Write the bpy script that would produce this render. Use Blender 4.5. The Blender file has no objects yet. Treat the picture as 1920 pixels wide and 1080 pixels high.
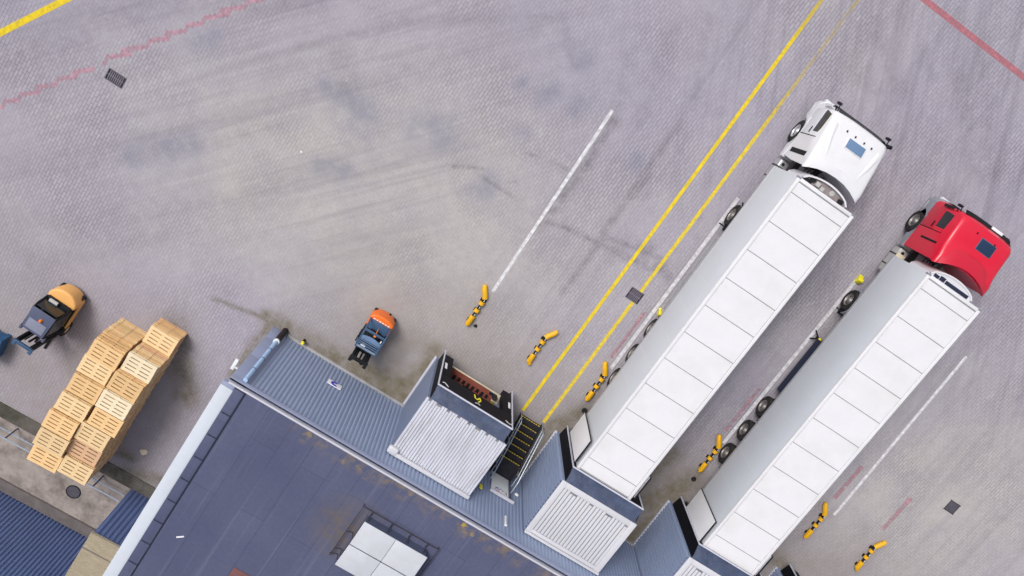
import bpy, bmesh, math, random
import numpy as np
from mathutils import Vector, Matrix
R = math.radians
random.seed(7); rng = np.random.default_rng(7)
S = bpy.context.scene
COL = S.collection

# ---------------------------------------------------------------- camera, sky, sun, exposure
cam = bpy.data.cameras.new('camera')
cam.sensor_width = 36.0; cam.lens = 29.369; cam.clip_start = 0.5; cam.clip_end = 2000
co = bpy.data.objects.new('camera', cam); COL.objects.link(co)
rx = Vector((0.83119176, 0.55598279, 0.00184003)); up = Vector((-0.53465186, 0.80020134, -0.27170794)); bk = Vector((-0.15253734, 0.22485762, 0.962378))
m = Matrix((rx, up, bk)).transposed().to_4x4(); m.translation = (0, 0, 33.3)
co.matrix_world = m
S.camera = co
SUN_EL, SUN_AZ = 54, -55          # azimuth from +Y towards +X
w = bpy.data.worlds.new('World'); S.world = w; w.use_nodes = True
nt = w.node_tree; bg = nt.nodes['Background']
sky = nt.nodes.new('ShaderNodeTexSky'); sky.sky_type = 'NISHITA'; sky.sun_disc = False
sky.sun_elevation = R(SUN_EL); sky.sun_rotation = R(SUN_AZ); sky.air_density = 1.0; sky.dust_density = 4.0; sky.ozone_density = 1.0
hs = nt.nodes.new('ShaderNodeHueSaturation'); hs.inputs['Saturation'].default_value = 0.35
nt.links.new(sky.outputs[0], hs.inputs['Color']); nt.links.new(hs.outputs[0], bg.inputs[0])
bg.inputs[1].default_value = 0.12
sl = bpy.data.lights.new('sun', 'SUN'); sl.energy = 1.5; sl.angle = R(22); sl.color = (1.0, 0.96, 0.93)
so = bpy.data.objects.new('sun', sl); COL.objects.link(so)
d = Vector((math.sin(R(SUN_AZ)) * math.cos(R(SUN_EL)), math.cos(R(SUN_AZ)) * math.cos(R(SUN_EL)), math.sin(R(SUN_EL))))
so.rotation_euler = d.to_track_quat('Z', 'Y').to_euler(); so.location = (0, 0, 60)
S.view_settings.view_transform = 'Standard'; S.view_settings.look = 'None'; S.view_settings.gamma = 1
S.view_settings.exposure = 0.25

# ---------------------------------------------------------------- materials
def lin(r, g, b):
    f = lambda c: (c / 255) / 12.92 if c / 255 <= .04045 else ((c / 255 + .055) / 1.055) ** 2.4
    return (f(r), f(g), f(b))
def nod(nt, t, **k):
    n = nt.nodes.new(t)
    for a, v in k.items():
        if a.startswith('i_'): n.inputs[a[2:].replace('_', ' ')].default_value = v
        else: setattr(n, a, v)
    return n
def mat(name, col, rough=.6, var=.1, scale=3.0, metal=0.0, rand=0.0, spec=.5, dirt=None, dirt_amt=0.0, dirt_scale=1.2, bump=0.0, coat=0.0, stretch=None):
    ma = bpy.data.materials.new(name); ma.use_nodes = True; nt = ma.node_tree; L = nt.links
    b = nt.nodes['Principled BSDF']
    tc = nod(nt, 'ShaderNodeTexCoord'); src = tc.outputs['Object']
    if stretch:
        mp = nod(nt, 'ShaderNodeMapping'); mp.inputs['Scale'].default_value = stretch; L.new(src, mp.inputs[0]); src = mp.outputs[0]
    n1 = nod(nt, 'ShaderNodeTexNoise', i_Scale=scale, i_Detail=6.0, i_Roughness=.65); L.new(src, n1.inputs['Vector'])
    mr = nod(nt, 'ShaderNodeMapRange'); mr.inputs[1].default_value = .25; mr.inputs[2].default_value = .75
    mr.inputs[3].default_value = 1 - var; mr.inputs[4].default_value = 1 + var; L.new(n1.outputs['Fac'], mr.inputs[0])
    mul = nod(nt, 'ShaderNodeMix', data_type='RGBA', blend_type='MULTIPLY'); mul.inputs[0].default_value = 1
    mul.inputs[6].default_value = (*col, 1); L.new(mr.outputs[0], mul.inputs[7]); out = mul.outputs[2]
    if rand:
        oi = nod(nt, 'ShaderNodeObjectInfo'); m2 = nod(nt, 'ShaderNodeMapRange'); m2.inputs[3].default_value = 1 - rand; m2.inputs[4].default_value = 1 + rand
        L.new(oi.outputs['Random'], m2.inputs[0]); mm = nod(nt, 'ShaderNodeMix', data_type='RGBA', blend_type='MULTIPLY'); mm.inputs[0].default_value = 1
        L.new(out, mm.inputs[6]); L.new(m2.outputs[0], mm.inputs[7]); out = mm.outputs[2]
    if dirt:
        n2 = nod(nt, 'ShaderNodeTexNoise', i_Scale=dirt_scale, i_Detail=8.0, i_Roughness=.7); L.new(src, n2.inputs['Vector'])
        m3 = nod(nt, 'ShaderNodeMapRange'); m3.inputs[1].default_value = .45; m3.inputs[2].default_value = .8; m3.inputs[4].default_value = dirt_amt
        L.new(n2.outputs['Fac'], m3.inputs[0]); md = nod(nt, 'ShaderNodeMix', data_type='RGBA'); L.new(m3.outputs[0], md.inputs[0])
        L.new(out, md.inputs[6]); md.inputs[7].default_value = (*dirt, 1); out = md.outputs[2]
    L.new(out, b.inputs['Base Color'])
    b.inputs['Roughness'].default_value = rough; b.inputs['Metallic'].default_value = metal; b.inputs['Specular IOR Level'].default_value = spec
    b.inputs['Coat Weight'].default_value = coat
    if bump:
        bp = nod(nt, 'ShaderNodeBump'); bp.inputs['Strength'].default_value = bump; bp.inputs['Distance'].default_value = .02
        L.new(n1.outputs['Fac'], bp.inputs['Height']); L.new(bp.outputs[0], b.inputs['Normal'])
    return ma
M = {}
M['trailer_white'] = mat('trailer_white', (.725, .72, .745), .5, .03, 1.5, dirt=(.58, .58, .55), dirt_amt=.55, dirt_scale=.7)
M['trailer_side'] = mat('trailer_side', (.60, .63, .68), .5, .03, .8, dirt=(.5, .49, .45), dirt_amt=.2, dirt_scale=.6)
M['seam'] = mat('seam', (.30, .30, .31), .8, .1)
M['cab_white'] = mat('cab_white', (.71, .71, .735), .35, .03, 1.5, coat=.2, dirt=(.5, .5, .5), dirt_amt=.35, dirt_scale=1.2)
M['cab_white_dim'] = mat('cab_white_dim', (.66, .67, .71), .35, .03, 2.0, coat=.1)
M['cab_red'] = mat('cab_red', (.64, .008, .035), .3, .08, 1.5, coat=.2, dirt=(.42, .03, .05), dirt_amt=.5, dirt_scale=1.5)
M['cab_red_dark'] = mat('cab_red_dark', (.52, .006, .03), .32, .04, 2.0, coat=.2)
M['cab_grey'] = mat('cab_grey', (.25, .26, .30), .5, .08)
M['black_plastic'] = mat('black_plastic', (.018, .018, .022), .55, .2, spec=.15)
M['rubber'] = mat('rubber', (.022, .021, .022), .85, .3, 6, dirt=(.10, .09, .085), dirt_amt=.4, dirt_scale=4, spec=.15)
M['rim_steel'] = mat('rim_steel', (.24, .225, .215), .45, .2, 8, metal=.5)
M['chassis'] = mat('chassis', (.045, .043, .045), .75, .3, 5, dirt=(.12, .10, .09), dirt_amt=.5, dirt_scale=3, spec=.15)
M['glass_dark'] = mat('glass_dark', (.012, .018, .02), .06, .1)
M['hatch_blue'] = mat('hatch_blue', (.13, .22, .36), .15, .05)
M['hatch_dark'] = mat('hatch_dark', (.02, .04, .085), .25, .05, spec=.2)
M['hatch_rim'] = mat('hatch_rim', (.06, .10, .17), .3, .05)
M['aluminium'] = mat('aluminium', (.55, .56, .58), .35, .1, 4, metal=.6)
M['tank_grey'] = mat('tank_grey', (.42, .42, .41), .5, .15, 4)
M['yellow'] = mat('yellow', (.75, .40, .006), .5, .08, 5)
M['reefer'] = mat('reefer', (.24, .20, .20), .7, .3, 5)
M['reefer_white'] = mat('reefer_white', (.66, .65, .69), .45, .03)
M['navy'] = mat('navy', (.022, .028, .055), .6, .15, spec=.15)
M['lamp_red'] = mat('lamp_red', (.45, .02, .03), .3, .1)
M['amber'] = mat('amber', (.85, .22, .02), .25, .05)
M['headlight'] = mat('headlight', (.6, .62, .65), .1, .1)
# building
M['wall_blue'] = mat('wall_blue', (.265, .325, .470), .55, .06, .7, dirt=(.30, .33, .38), dirt_amt=.2, dirt_scale=.7)
M['wall_trim'] = mat('wall_trim', (.28, .315, .45), .55, .06, 2)
M['pod_wall'] = mat('pod_wall', (.185, .225, .335), .55, .06, 1.5, dirt=(.14, .17, .24), dirt_amt=.4, dirt_scale=1.2)
M['wall_dark'] = mat('wall_dark', (.110, .155, .305), .5, .12, .6)
M['plinth'] = mat('plinth', (.36, .35, .35), .9, .15, 3, dirt=(.12, .11, .07), dirt_amt=.5, dirt_scale=2)
M['coping'] = mat('coping', (.50, .50, .56), .5, .06, 3)
M['gutter_white'] = mat('gutter_white', (.55, .59, .66), .5, .03, 1.2, dirt=(.42, .42, .40), dirt_amt=.25, dirt_scale=1.0)
M['gutter_dark'] = mat('gutter_dark', (.03, .035, .06), .7, .2, spec=.15)
M['pod_roof'] = mat('pod_roof', (.60, .61, .68), .5, .05, 2, dirt=(.20, .18, .17), dirt_amt=.55, dirt_scale=1.0, stretch=(7, .7, 1))
M['pod_white'] = mat('pod_white', (.60, .605, .65), .5, .04, 2, dirt=(.45, .38, .30), dirt_amt=.35, dirt_scale=2.0)
M['pod_slot'] = mat('pod_slot', (.20, .20, .22), .8, .3, 2)
M['vinyl'] = mat('vinyl', (.050, .068, .125), .40, .4, 2.2, bump=.9, dirt=(.16, .18, .24), dirt_amt=.5, dirt_scale=2.5)
M['vinyl_black'] = mat('vinyl_black', (.005, .005, .008), .6, .3, 2, spec=.15)
M['trim_white'] = mat('trim_white', (.56, .57, .66), .5, .04)
M['mark_white'] = mat('mark_white', (.78, .78, .8), .6, .05)
M['mark_yellow'] = mat('mark_yellow', (.85, .75, .02), .6, .05)
M['rust'] = mat('rust', (.23, .055, .035), .85, .35, 3, dirt=(.10, .06, .05), dirt_amt=.7, dirt_scale=3)
M['cream'] = mat('cream', (.62, .55, .40), .7, .1, 4)
M['stair_dark'] = mat('stair_dark', (.028, .028, .034), .8, .25, 5, spec=.15)
M['galv'] = mat('galv', (.36, .41, .46), .4, .15, 6, metal=.4)
M['rail_blue'] = mat('rail_blue', (.30, .36, .46), .5, .15, 6)
M['pipe_blue'] = mat('pipe_blue', (.36, .52, .74), .45, .06, 4)
M['pipe_brown'] = mat('pipe_brown', (.030, .022, .026), .7, .3, 5, spec=.15)
M['board_white'] = mat('board_white', (.70, .73, .73), .5, .05, 3)
M['logo_blue'] = mat('logo_blue', (.03, .03, .45), .5, .05)
M['logo_red'] = mat('logo_red', (.55, .03, .18), .5, .05)
M['skylight'] = mat('skylight', (.54, .56, .61), .35, .06, 1.5, dirt=(.48, .47, .45), dirt_amt=.5, dirt_scale=2.2)
M['roof_bar'] = mat('roof_bar', (.045, .04, .045), .6, .2, spec=.15)
M['beige_roof'] = mat('beige_roof', (.36, .31, .22), .8, .12, 2.0, dirt=(.22, .18, .13), dirt_amt=.5, dirt_scale=2.5, stretch=(1.2, 3, 1))
M['red_patch'] = mat('red_patch', (.16, .065, .065), .8, .2, 3)
M['concrete_dark'] = mat('concrete_dark', (.115, .105, .09), .95, .3, 3, dirt=(.030, .032, .016), dirt_amt=1.6, dirt_scale=.8)
M['path_conc'] = mat('path_conc', (.34, .295, .265), .95, .28, 1.6, dirt=(.12, .10, .09), dirt_amt=1.3, dirt_scale=1.0)
M['kerb_dark'] = mat('kerb_dark', (.15, .13, .125), .95, .25, 3)
M['iron'] = mat('iron', (.075, .068, .085), .7, .3, 8)
M['iron_bar'] = mat('iron_bar', (.17, .15, .19), .7, .25, 8)
M['iron_dark'] = mat('iron_dark', (.02, .02, .025), .8, .3, 8, spec=.15)
M['line_white'] = mat('line_white', (.70, .70, .72), .8, .12, 5, dirt=(.40, .38, .40), dirt_amt=.45, dirt_scale=4)
# forklifts
M['fork_orange'] = mat('fork_orange', (.82, .16, .015), .4, .08, 3)
M['fork_yellow'] = mat('fork_yellow', (.80, .42, .13), .5, .12, 3, dirt=(.5, .2, .05), dirt_amt=.3, dirt_scale=3)
M['fork_blue'] = mat('fork_blue', (.045, .095, .18), .4, .12, 4)
M['fork_blue_pale'] = mat('fork_blue_pale', (.12, .20, .33), .4, .1, 4)
M['fork_slate'] = mat('fork_slate', (.075, .09, .15), .4, .12, 4)
M['fork_glass'] = mat('fork_glass', (.22, .23, .31), .2, .12, 8)
M['machine_black'] = mat('machine_black', (.014, .015, .017), .6, .3, 6, spec=.15)
M['seat_blue'] = mat('seat_blue', (.02, .09, .30), .5, .15, 5)
M['crate_blue'] = mat('crate_blue', (.015, .09, .24), .5, .2, 4, dirt=(.05, .25, .25), dirt_amt=.5, dirt_scale=4)
WOOD = [mat('pine_%s' % n, c, .85, .12, 5, rand=.10, dirt=dc, dirt_amt=.35, dirt_scale=3, stretch=(.6, 4, 2)) for n, c, dc in
        (('honey', (.75, .50, .245), (.5, .28, .12)), ('pale', (.78, .57, .315), (.58, .38, .18)), ('bleached', (.74, .63, .44), (.60, .46, .30)), ('tan', (.69, .44, .205), (.46, .25, .11)), ('rosy', (.66, .42, .25), (.46, .24, .14)))]

# ---------------------------------------------------------------- mesh helpers
class MB:
    def __init__(s): s.v = []; s.f = []
    def add(s, vs, fs):
        o = len(s.v); s.v += [tuple(v) for v in vs]; s.f += [tuple(i + o for i in f) for f in fs]; return s
    def box(s, x0, x1, y0, y1, z0, z1):
        x0, x1 = sorted((x0, x1)); y0, y1 = sorted((y0, y1)); z0, z1 = sorted((z0, z1))
        return s.add([(x0, y0, z0), (x1, y0, z0), (x1, y1, z0), (x0, y1, z0), (x0, y0, z1), (x1, y0, z1), (x1, y1, z1), (x0, y1, z1)],
                     [(0, 3, 2, 1), (4, 5, 6, 7), (0, 1, 5, 4), (1, 2, 6, 5), (2, 3, 7, 6), (3, 0, 4, 7)])
    def prism(s, poly, axis, a, b):       # poly of 2 coords extruded along axis from a to b
        n = len(poly)
        def P(u, v, t): return (t, u, v) if axis == 'x' else (u, t, v) if axis == 'y' else (u, v, t)
        vs = [P(u, v, a) for u, v in poly] + [P(u, v, b) for u, v in poly]
        fs = [tuple(range(n - 1, -1, -1)), tuple(range(n, 2 * n))] + [(i, (i + 1) % n, n + (i + 1) % n, n + i) for i in range(n)]
        return s.add(vs, fs)
    def tube(s, pts, r, n=10, caps=True):
        pts = [Vector(p) for p in pts]; rings = []
        rs = r if isinstance(r, (list, tuple)) else [r] * len(pts)
        for i, p in enumerate(pts):
            t = (pts[min(i + 1, len(pts) - 1)] - pts[max(i - 1, 0)]).normalized()
            a = t.cross(Vector((0, 0, 1)))
            if a.length < 1e-3: a = t.cross(Vector((1, 0, 0)))
            a.normalize(); b = t.cross(a).normalized()
            rings.append([p + (a * math.cos(2 * math.pi * k / n) + b * math.sin(2 * math.pi * k / n)) * rs[i] for k in range(n)])
        vs = [v for q in rings for v in q]
        fs = [(i * n + k, i * n + (k + 1) % n, (i + 1) * n + (k + 1) % n, (i + 1) * n + k) for i in range(len(pts) - 1) for k in range(n)]
        if caps: fs += [tuple(range(n - 1, -1, -1)), tuple(range((len(pts) - 1) * n, len(pts) * n))]
        return s.add(vs, fs)
    def lathe(s, prof, axis='x', c=(0, 0, 0), n=28):   # prof: (along axis, radius)
        vs = []; m_ = len(prof)
        for k in range(n):
            a = 2 * math.pi * k / n; ca, sa = math.cos(a), math.sin(a)
            for t, r in prof:
                v = (t, r * ca, r * sa) if axis == 'x' else (r * ca, r * sa, t)
                vs.append((v[0] + c[0], v[1] + c[1], v[2] + c[2]))
        fs = [(k * m_ + i, ((k + 1) % n) * m_ + i, ((k + 1) % n) * m_ + i + 1, k * m_ + i + 1) for k in range(n) for i in range(m_ - 1)]
        return s.add(vs, fs)
    def corr(s, o, u, length, v, height, nrm, period=.2, depth=.035, cap=.42):   # trapezoid-ribbed sheet
        o, u, v, nrm = map(Vector, (o, u, v, nrm)); xs = []; k = 0
        e = (1 - 2 * cap) / 2 * period
        while k * period < length - 1e-6:
            b = k * period
            for t, h in ((0, 0), (cap * period, 0), (cap * period + e, 1), (2 * cap * period + e, 1)):
                if b + t <= length: xs.append((b + t, h))
            k += 1
        xs.append((length, 0))
        vs = []
        for t, h in xs:
            p = o + u * t + nrm * (h * depth); vs += [p, p + v * height]
        fs = [(2 * i, 2 * i + 2, 2 * i + 3, 2 * i + 1) for i in range(len(xs) - 1)]
        return s.add(vs, fs)
    def build(s, name, material, parent=None, bevel=0.0, seg=2, smooth=True, loc=None):
        me = bpy.data.meshes.new(name); bm = bmesh.new()
        bv = [bm.verts.new(v) for v in s.v]
        for f in s.f:
            try: bm.faces.new([bv[i] for i in f])
            except ValueError: pass
        bmesh.ops.recalc_face_normals(bm, faces=bm.faces[:])
        if bevel:
            ed = [e for e in bm.edges if len(e.link_faces) == 2 and e.calc_face_angle(0) > R(30)]
            bmesh.ops.bevel(bm, geom=ed, offset=bevel, segments=seg, profile=.6, affect='EDGES', clamp_overlap=True)
        bm.to_mesh(me); bm.free()
        if smooth:
            me.shade_smooth(); me.set_sharp_from_angle(angle=R(38))
        me.materials.append(M[material] if isinstance(material, str) else material)
        o = bpy.data.objects.new(name, me); COL.objects.link(o)
        if parent: o.parent = parent
        if loc: o.location = loc
        return o
def thing(name, label, cat, loc=(0, 0, 0), rz=0.0, group=None):
    o = bpy.data.objects.new(name, None); o.empty_display_size = .3; COL.objects.link(o)
    o.location = loc; o.rotation_euler = (0, 0, rz); o['label'] = label; o['category'] = cat
    if group: o['group'] = group
    return o
def tag(o, label, cat, group=None):
    o['label'] = label; o['category'] = cat
    if group: o['group'] = group
    return o
def struct(o): o['kind'] = 'structure'; return o
def copy_tree(o, parent=None):
    c = o.copy(); COL.objects.link(c); c.parent = parent
    for ch in list(o.children): copy_tree(ch, c)
    return c

# ---------------------------------------------------------------- ground
# wear and dirt on the paving, plus shade painted under and beside lorries and pallets, as (x0, y0, x1, y1, radius) in metres
BLUE = [(-4.28, -5.08, -3.39, -5.35, 0.78), (-3.59, -4.62, -3.7, -5.31, 0.56), (2.08, -0.39, 2.03, -0.62, 0.58), (1.03, -0.68, 0.99, -0.78, 0.36), (2.02, -2.35, 2.2, -2.23, 0.31), (-3.89, -7.81, -3.09, -7.48, 0.53), (2.05, -4.48, 2.05, -4.87, 0.53), (1.81, -5.29, 2.04, -5.26, 0.49), (-10.27, -6.33, -9.71, -5.89, 0.58), (-8.93, -10.88, -8.79, -10.88, 0.22), (-1.32, -4.33, -0.51, -4.04, 0.89), (6.48, -0.62, 6.47, -0.79, 0.44), (2.4, 1.32, 2.69, 1.27, 0.4), (3.38, -0.08, 3.32, -0.36, 0.49), (-5.27, -5.02, -5.14, -5.05, 0.36), (-10.24, -11.55, -8.68, -10.01, 0.67)]
DARK = [(4.78, 0.11, 4.93, -1.92, 0.22), (4.93, -1.92, 4.8, -5.12, 0.27), (7.04, 1.45, 7.06, -2.69, 0.16), (7.06, -2.69, 7.18, -6.65, 0.22), (5.55, -4.49, 7.84, -4.16, 0.13), (7.84, -4.16, 10.4, -3.75, 0.2), (7.09, -3.86, 9.68, -3.34, 0.16), (8.77, -3.4, 9.02, -3.37, 0.31), (9.88, -3.61, 10.17, -3.63, 0.36), (7.21, -0.9, 7.27, -1.89, 0.13), (2.63, -2.87, 3.25, -2.66, 0.07), (3.57, -2.57, 4.32, -2.53, 0.07), (0.54, -4.9, 1.56, -4.32, 0.09), (2.73, -4.16, 3.1, -3.96, 0.07), (1.72, -4.57, 4.25, -4.7, 0.06), (4.25, -4.7, 5.7, -4.52, 0.06), (3.82, 2.5, 4.84, 0.03, 0.31), (4.71, 4.04, 5.71, 0.61, 0.31), (6.11, 4.22, 5.75, 3.68, 0.13), (5.54, 5.29, 7.07, 2.27, 0.27), (10.76, 8.79, 11.1, 7.13, 0.22), (11.31, 8.45, 13.7, 6.94, 0.31), (12.97, 8.86, 13.97, 8.34, 0.22), (11.23, 6.98, 12.57, 6.67, 0.31), (13.16, 7.56, 13.53, 7.44, 0.27), (14.34, 9.3, 18.11, 6.38, 0.4), (14.79, 10.32, 18.64, 6.74, 0.31), (13.16, 10.62, 13.85, 10.15, 0.31), (-14.54, -14.68, -11.21, -11.95, 0.22), (-11.21, -11.95, -7.88, -7.98, 0.2), (-7.88, -7.98, -3.83, -3.81, 0.2), (-3.83, -3.81, 0.32, 1.1, 0.2), (-14.27, -15.26, -10.15, -11.74, 0.18), (-10.15, -11.74, -6.07, -7.38, 0.18), (-11.88, -12.01, -10.45, -10.68, 0.13), (-8.92, -10.46, -7.3, -9.03, 0.11), (-13.46, -17.06, -9.97, -14.46, 0.36), (-9.97, -14.46, -5.73, -10.59, 0.31), (-5.73, -10.59, -3.29, -7.16, 0.31), (-11.62, -17.98, -7.87, -13.86, 0.4), (-16.07, -11.28, -14.2, -8.61, 0.89), (-14.37, -8.26, -12.53, -6.56, 0.67), (-11.45, -5.61, -7.02, -2.42, 0.49), (-5.37, -3.64, -4.59, -4.56, 0.44), (-6.82, -4.38, -3.94, -1.28, 0.22), (-3.94, -1.28, 1.0, 2.26, 0.2), (1.33, 1.78, 2.46, 0.88, 0.22), (11.37, 1.88, 11.53, -3.61, 0.36), (11.53, -3.61, 11.93, -9.07, 0.31), (18.08, 0.22, 18.12, -2.59, 0.31), (15.51, 1.23, 16.05, -1.14, 0.36), (16.54, -5.69, 16.65, -12.73, 0.4), (-5.59, -20.77, -5.64, -16.75, 0.67), (-3.79, -23.83, -3.65, -20.06, 0.67), (10.83, -10.69, 10.88, -9.17, 0.22), (16.72, -10.46, 16.67, -9.24, 0.22), (4.85, -9.96, 4.91, -10.04, 0.11), (-4.73, -7.74, -4.69, -7.76, 0.07), (22.68, -10.34, 23.01, -8.48, 0.18)]
MOSS = [(-4.78, -15.06, -1.6, -14.39, 0.09), (-2.45, -17.49, -2.06, -14.5, 0.22), (-2.6, -14.44, -1.75, -14.58, 0.27), (-0.84, -14.82, 4.12, -14.73, 0.2), (0.33, -15.05, 4.05, -14.18, 0.62), (4.12, -14.28, 4.12, -11.94, 0.31), (2.72, -14.63, 3.99, -14.52, 0.49), (10.46, -14.47, 10.49, -11.83, 0.22), (10.11, -12.08, 11.02, -10.57, 0.31), (16.45, -14.5, 16.56, -11.83, 0.36), (15.73, -12.7, 16.87, -10.66, 0.53), (15.31, -10.15, 14.91, -11.98, 0.44), (-9.93, -24.86, -8.57, -24.55, 0.27), (-4.96, -24.61, -2.77, -23.77, 0.31), (-4.72, -23.52, -4.22, -23.49, 0.18), (1.07, -24.43, 13.41, -18.19, 0.09), (21.99, -11.79, 22.95, -11.82, 0.31), (-5.42, -17.17, -3.69, -19.5, 0.58)]
def ground():
    xs = np.concatenate([[-400, -150, -60, -30], np.arange(-21, 33.01, .14), [45, 80, 180, 400]])
    ys = np.concatenate([[-400, -150, -70, -42], np.arange(-34, 17.01, .14), [30, 70, 180, 400]])
    X, Y = np.meshgrid(xs, ys); nx, ny = len(xs), len(ys)
    def field(st, soft=1.0):
        out = np.zeros_like(X)
        for x0, y0, x1, y1, r in st:
            dx, dy = x1 - x0, y1 - y0; l2 = dx * dx + dy * dy + 1e-9
            t = np.clip(((X - x0) * dx + (Y - y0) * dy) / l2, 0, 1)
            dd = np.hypot(X - x0 - t * dx, Y - y0 - t * dy) / (r * soft)
            out = out + np.exp(-dd ** 2 * 1.1) * (1 - out)
        return np.clip(out, 0, 1)
    tracks_shade = field(DARK[16:28] + DARK[40:], 1.1); sweeps = field(DARK[28:40], 1.5)
    blue, dark, moss = field(BLUE, .95), np.clip(field(DARK[:16], .85) + .42 * tracks_shade + .30 * sweeps, 0, 1), field(MOSS, 1.2)
    pale = np.clip(np.exp(-(((X + 1) / 9) ** 2 + ((Y + 9) / 5.5) ** 2)) + .8 * np.exp(-(((X - 26) / 6) ** 2 + ((Y + 5) / 6) ** 2)), 0, 1)
    # traffic film beside the docks and along the wall foot
    near = np.clip((-Y - 7.5) / 5.5, 0, 1) * np.clip((Y + 15.2) / .4, 0, 1) * np.clip((X + 3) / 6, 0, 1)
    left = np.clip((-Y - 15) / 6, 0, 1) * np.clip((-X - 1.5) / 2, 0, 1)
    film = np.clip(near + .55 * left, 0, 1)
    foot = np.exp(-((Y + 14.4) / .5) ** 2) * ((X > -2.3) & (X < 26)) + np.exp(-((X + 2.3) / .35) ** 2) * ((Y < -14.6) & (Y > -26))
    moss = np.clip(moss + .5 * foot, 0, 1)
    vs = np.stack([X.ravel(), Y.ravel(), np.zeros(nx * ny)], 1)
    i = np.arange(nx * ny).reshape(ny, nx)
    fs = np.stack([i[:-1, :-1], i[:-1, 1:], i[1:, 1:], i[1:, :-1]], -1).reshape(-1, 4)
    me = bpy.data.meshes.new('ground'); me.vertices.add(len(vs)); me.vertices.foreach_set('co', vs.astype(np.float32).ravel())
    me.loops.add(fs.size); me.loops.foreach_set('vertex_index', fs.astype(np.int32).ravel())
    me.polygons.add(len(fs)); me.polygons.foreach_set('loop_start', np.arange(0, fs.size, 4, dtype=np.int32)); me.polygons.foreach_set('loop_total', np.full(len(fs), 4, np.int32))
    at = me.attributes.new('wear_shade', 'FLOAT_COLOR', 'POINT')
    at.data.foreach_set('color', np.stack([blue.ravel(), dark.ravel(), moss.ravel(), film.ravel()], 1).astype(np.float32).ravel())
    a2 = me.attributes.new('dust', 'FLOAT', 'POINT'); a2.data.foreach_set('value', pale.ravel().astype(np.float32))
    me.update(); me.validate()
    o = bpy.data.objects.new('ground', me); COL.objects.link(o)
    ma = bpy.data.materials.new('block_paving'); ma.use_nodes = True; nt = ma.node_tree; L = nt.links; b = nt.nodes['Principled BSDF']
    tc = nod(nt, 'ShaderNodeTexCoord'); P = tc.outputs['Object']
    mp = nod(nt, 'ShaderNodeMapping'); mp.inputs['Rotation'].default_value = (0, 0, R(90)); L.new(P, mp.inputs[0])
    br = nod(nt, 'ShaderNodeTexBrick', offset=.5); br.inputs['Scale'].default_value = 1
    br.inputs['Color1'].default_value = (.91, .91, .91, 1); br.inputs['Color2'].default_value = (1.07, 1.07, 1.07, 1); br.inputs['Mortar'].default_value = (.50, .48, .50, 1)
    br.inputs['Mortar Size'].default_value = .016; br.inputs['Mortar Smooth'].default_value = .6; br.inputs['Brick Width'].default_value = .30; br.inputs['Row Height'].default_value = .128
    L.new(mp.outputs[0], br.inputs['Vector'])
    def noise(scale, detail=6, rough=.6, vec=P, dist=0.0):
        n = nod(nt, 'ShaderNodeTexNoise', i_Scale=scale, i_Detail=detail, i_Roughness=rough, i_Distortion=dist); L.new(vec, n.inputs['Vector']); return n.outputs['Fac']
    def mr(x, a, b_, c, d_):
        n = nod(nt, 'ShaderNodeMapRange'); n.inputs[1].default_value = a; n.inputs[2].default_value = b_; n.inputs[3].default_value = c; n.inputs[4].default_value = d_
        L.new(x, n.inputs[0]); return n.outputs[0]
    def mix(f, a, b_, mode='MIX'):
        n = nod(nt, 'ShaderNodeMix', data_type='RGBA', blend_type=mode)
        for v, k in ((f, 0), (a, 6), (b_, 7)):
            if hasattr(v, 'node'): L.new(v, n.inputs[k])
            else: n.inputs[k].default_value = v if k == 0 else (*v, 1)
        return n.outputs[2]
    def mth(op, a, b_):
        n = nod(nt, 'ShaderNodeMath', operation=op, use_clamp=(op != 'MULTIPLY'))
        for v, k in ((a, 0), (b_, 1)):
            if hasattr(v, 'node'): L.new(v, n.inputs[k])
            else: n.inputs[k].default_value = v
        return n.outputs[0]
    wear_shade = nod(nt, 'ShaderNodeAttribute', attribute_name='wear_shade')
    sp = nod(nt, 'ShaderNodeSeparateColor'); L.new(wear_shade.outputs['Color'], sp.inputs[0])
    blue_, dark_, moss_ = sp.outputs[0], sp.outputs[1], sp.outputs[2]; film_ = wear_shade.outputs['Alpha']
    dust = nod(nt, 'ShaderNodeAttribute', attribute_name='dust').outputs['Fac']
    base = mix(mr(mth('ADD', mth('MULTIPLY', noise(.10, 5), .75), mth('MULTIPLY', dust, .45)), .32, .72, 0, 1), GROUND_A, GROUND_B)
    base = mix(mr(noise(.45, 6, .65, dist=.6), .35, .75, 0, .5), base, GROUND_C)
    # visible joints: clear where the paving is clean, faint where it is worn
    jn = mr(mth('SUBTRACT', noise(.22, 5), mth('MULTIPLY', dust, .10)), .36, .66, .12, .95)
    jn = mth('MULTIPLY', jn, mth('SUBTRACT', 1.0, mth('MULTIPLY', film_, .35)))
    base = mix(jn, base, mix(1.0, base, br.outputs['Color'], 'MULTIPLY'))
    base = mix(1.0, base, mr(noise(9, 4, .7), .25, .75, .90, 1.10), 'MULTIPLY')
    base = mix(1.0, base, mr(noise(2.1, 5, .7), .25, .75, .93, 1.07), 'MULTIPLY')
    # curved tyre streaks: stretched noise
    sx = nod(nt, 'ShaderNodeSeparateXYZ'); L.new(P, sx.inputs[0])
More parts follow.
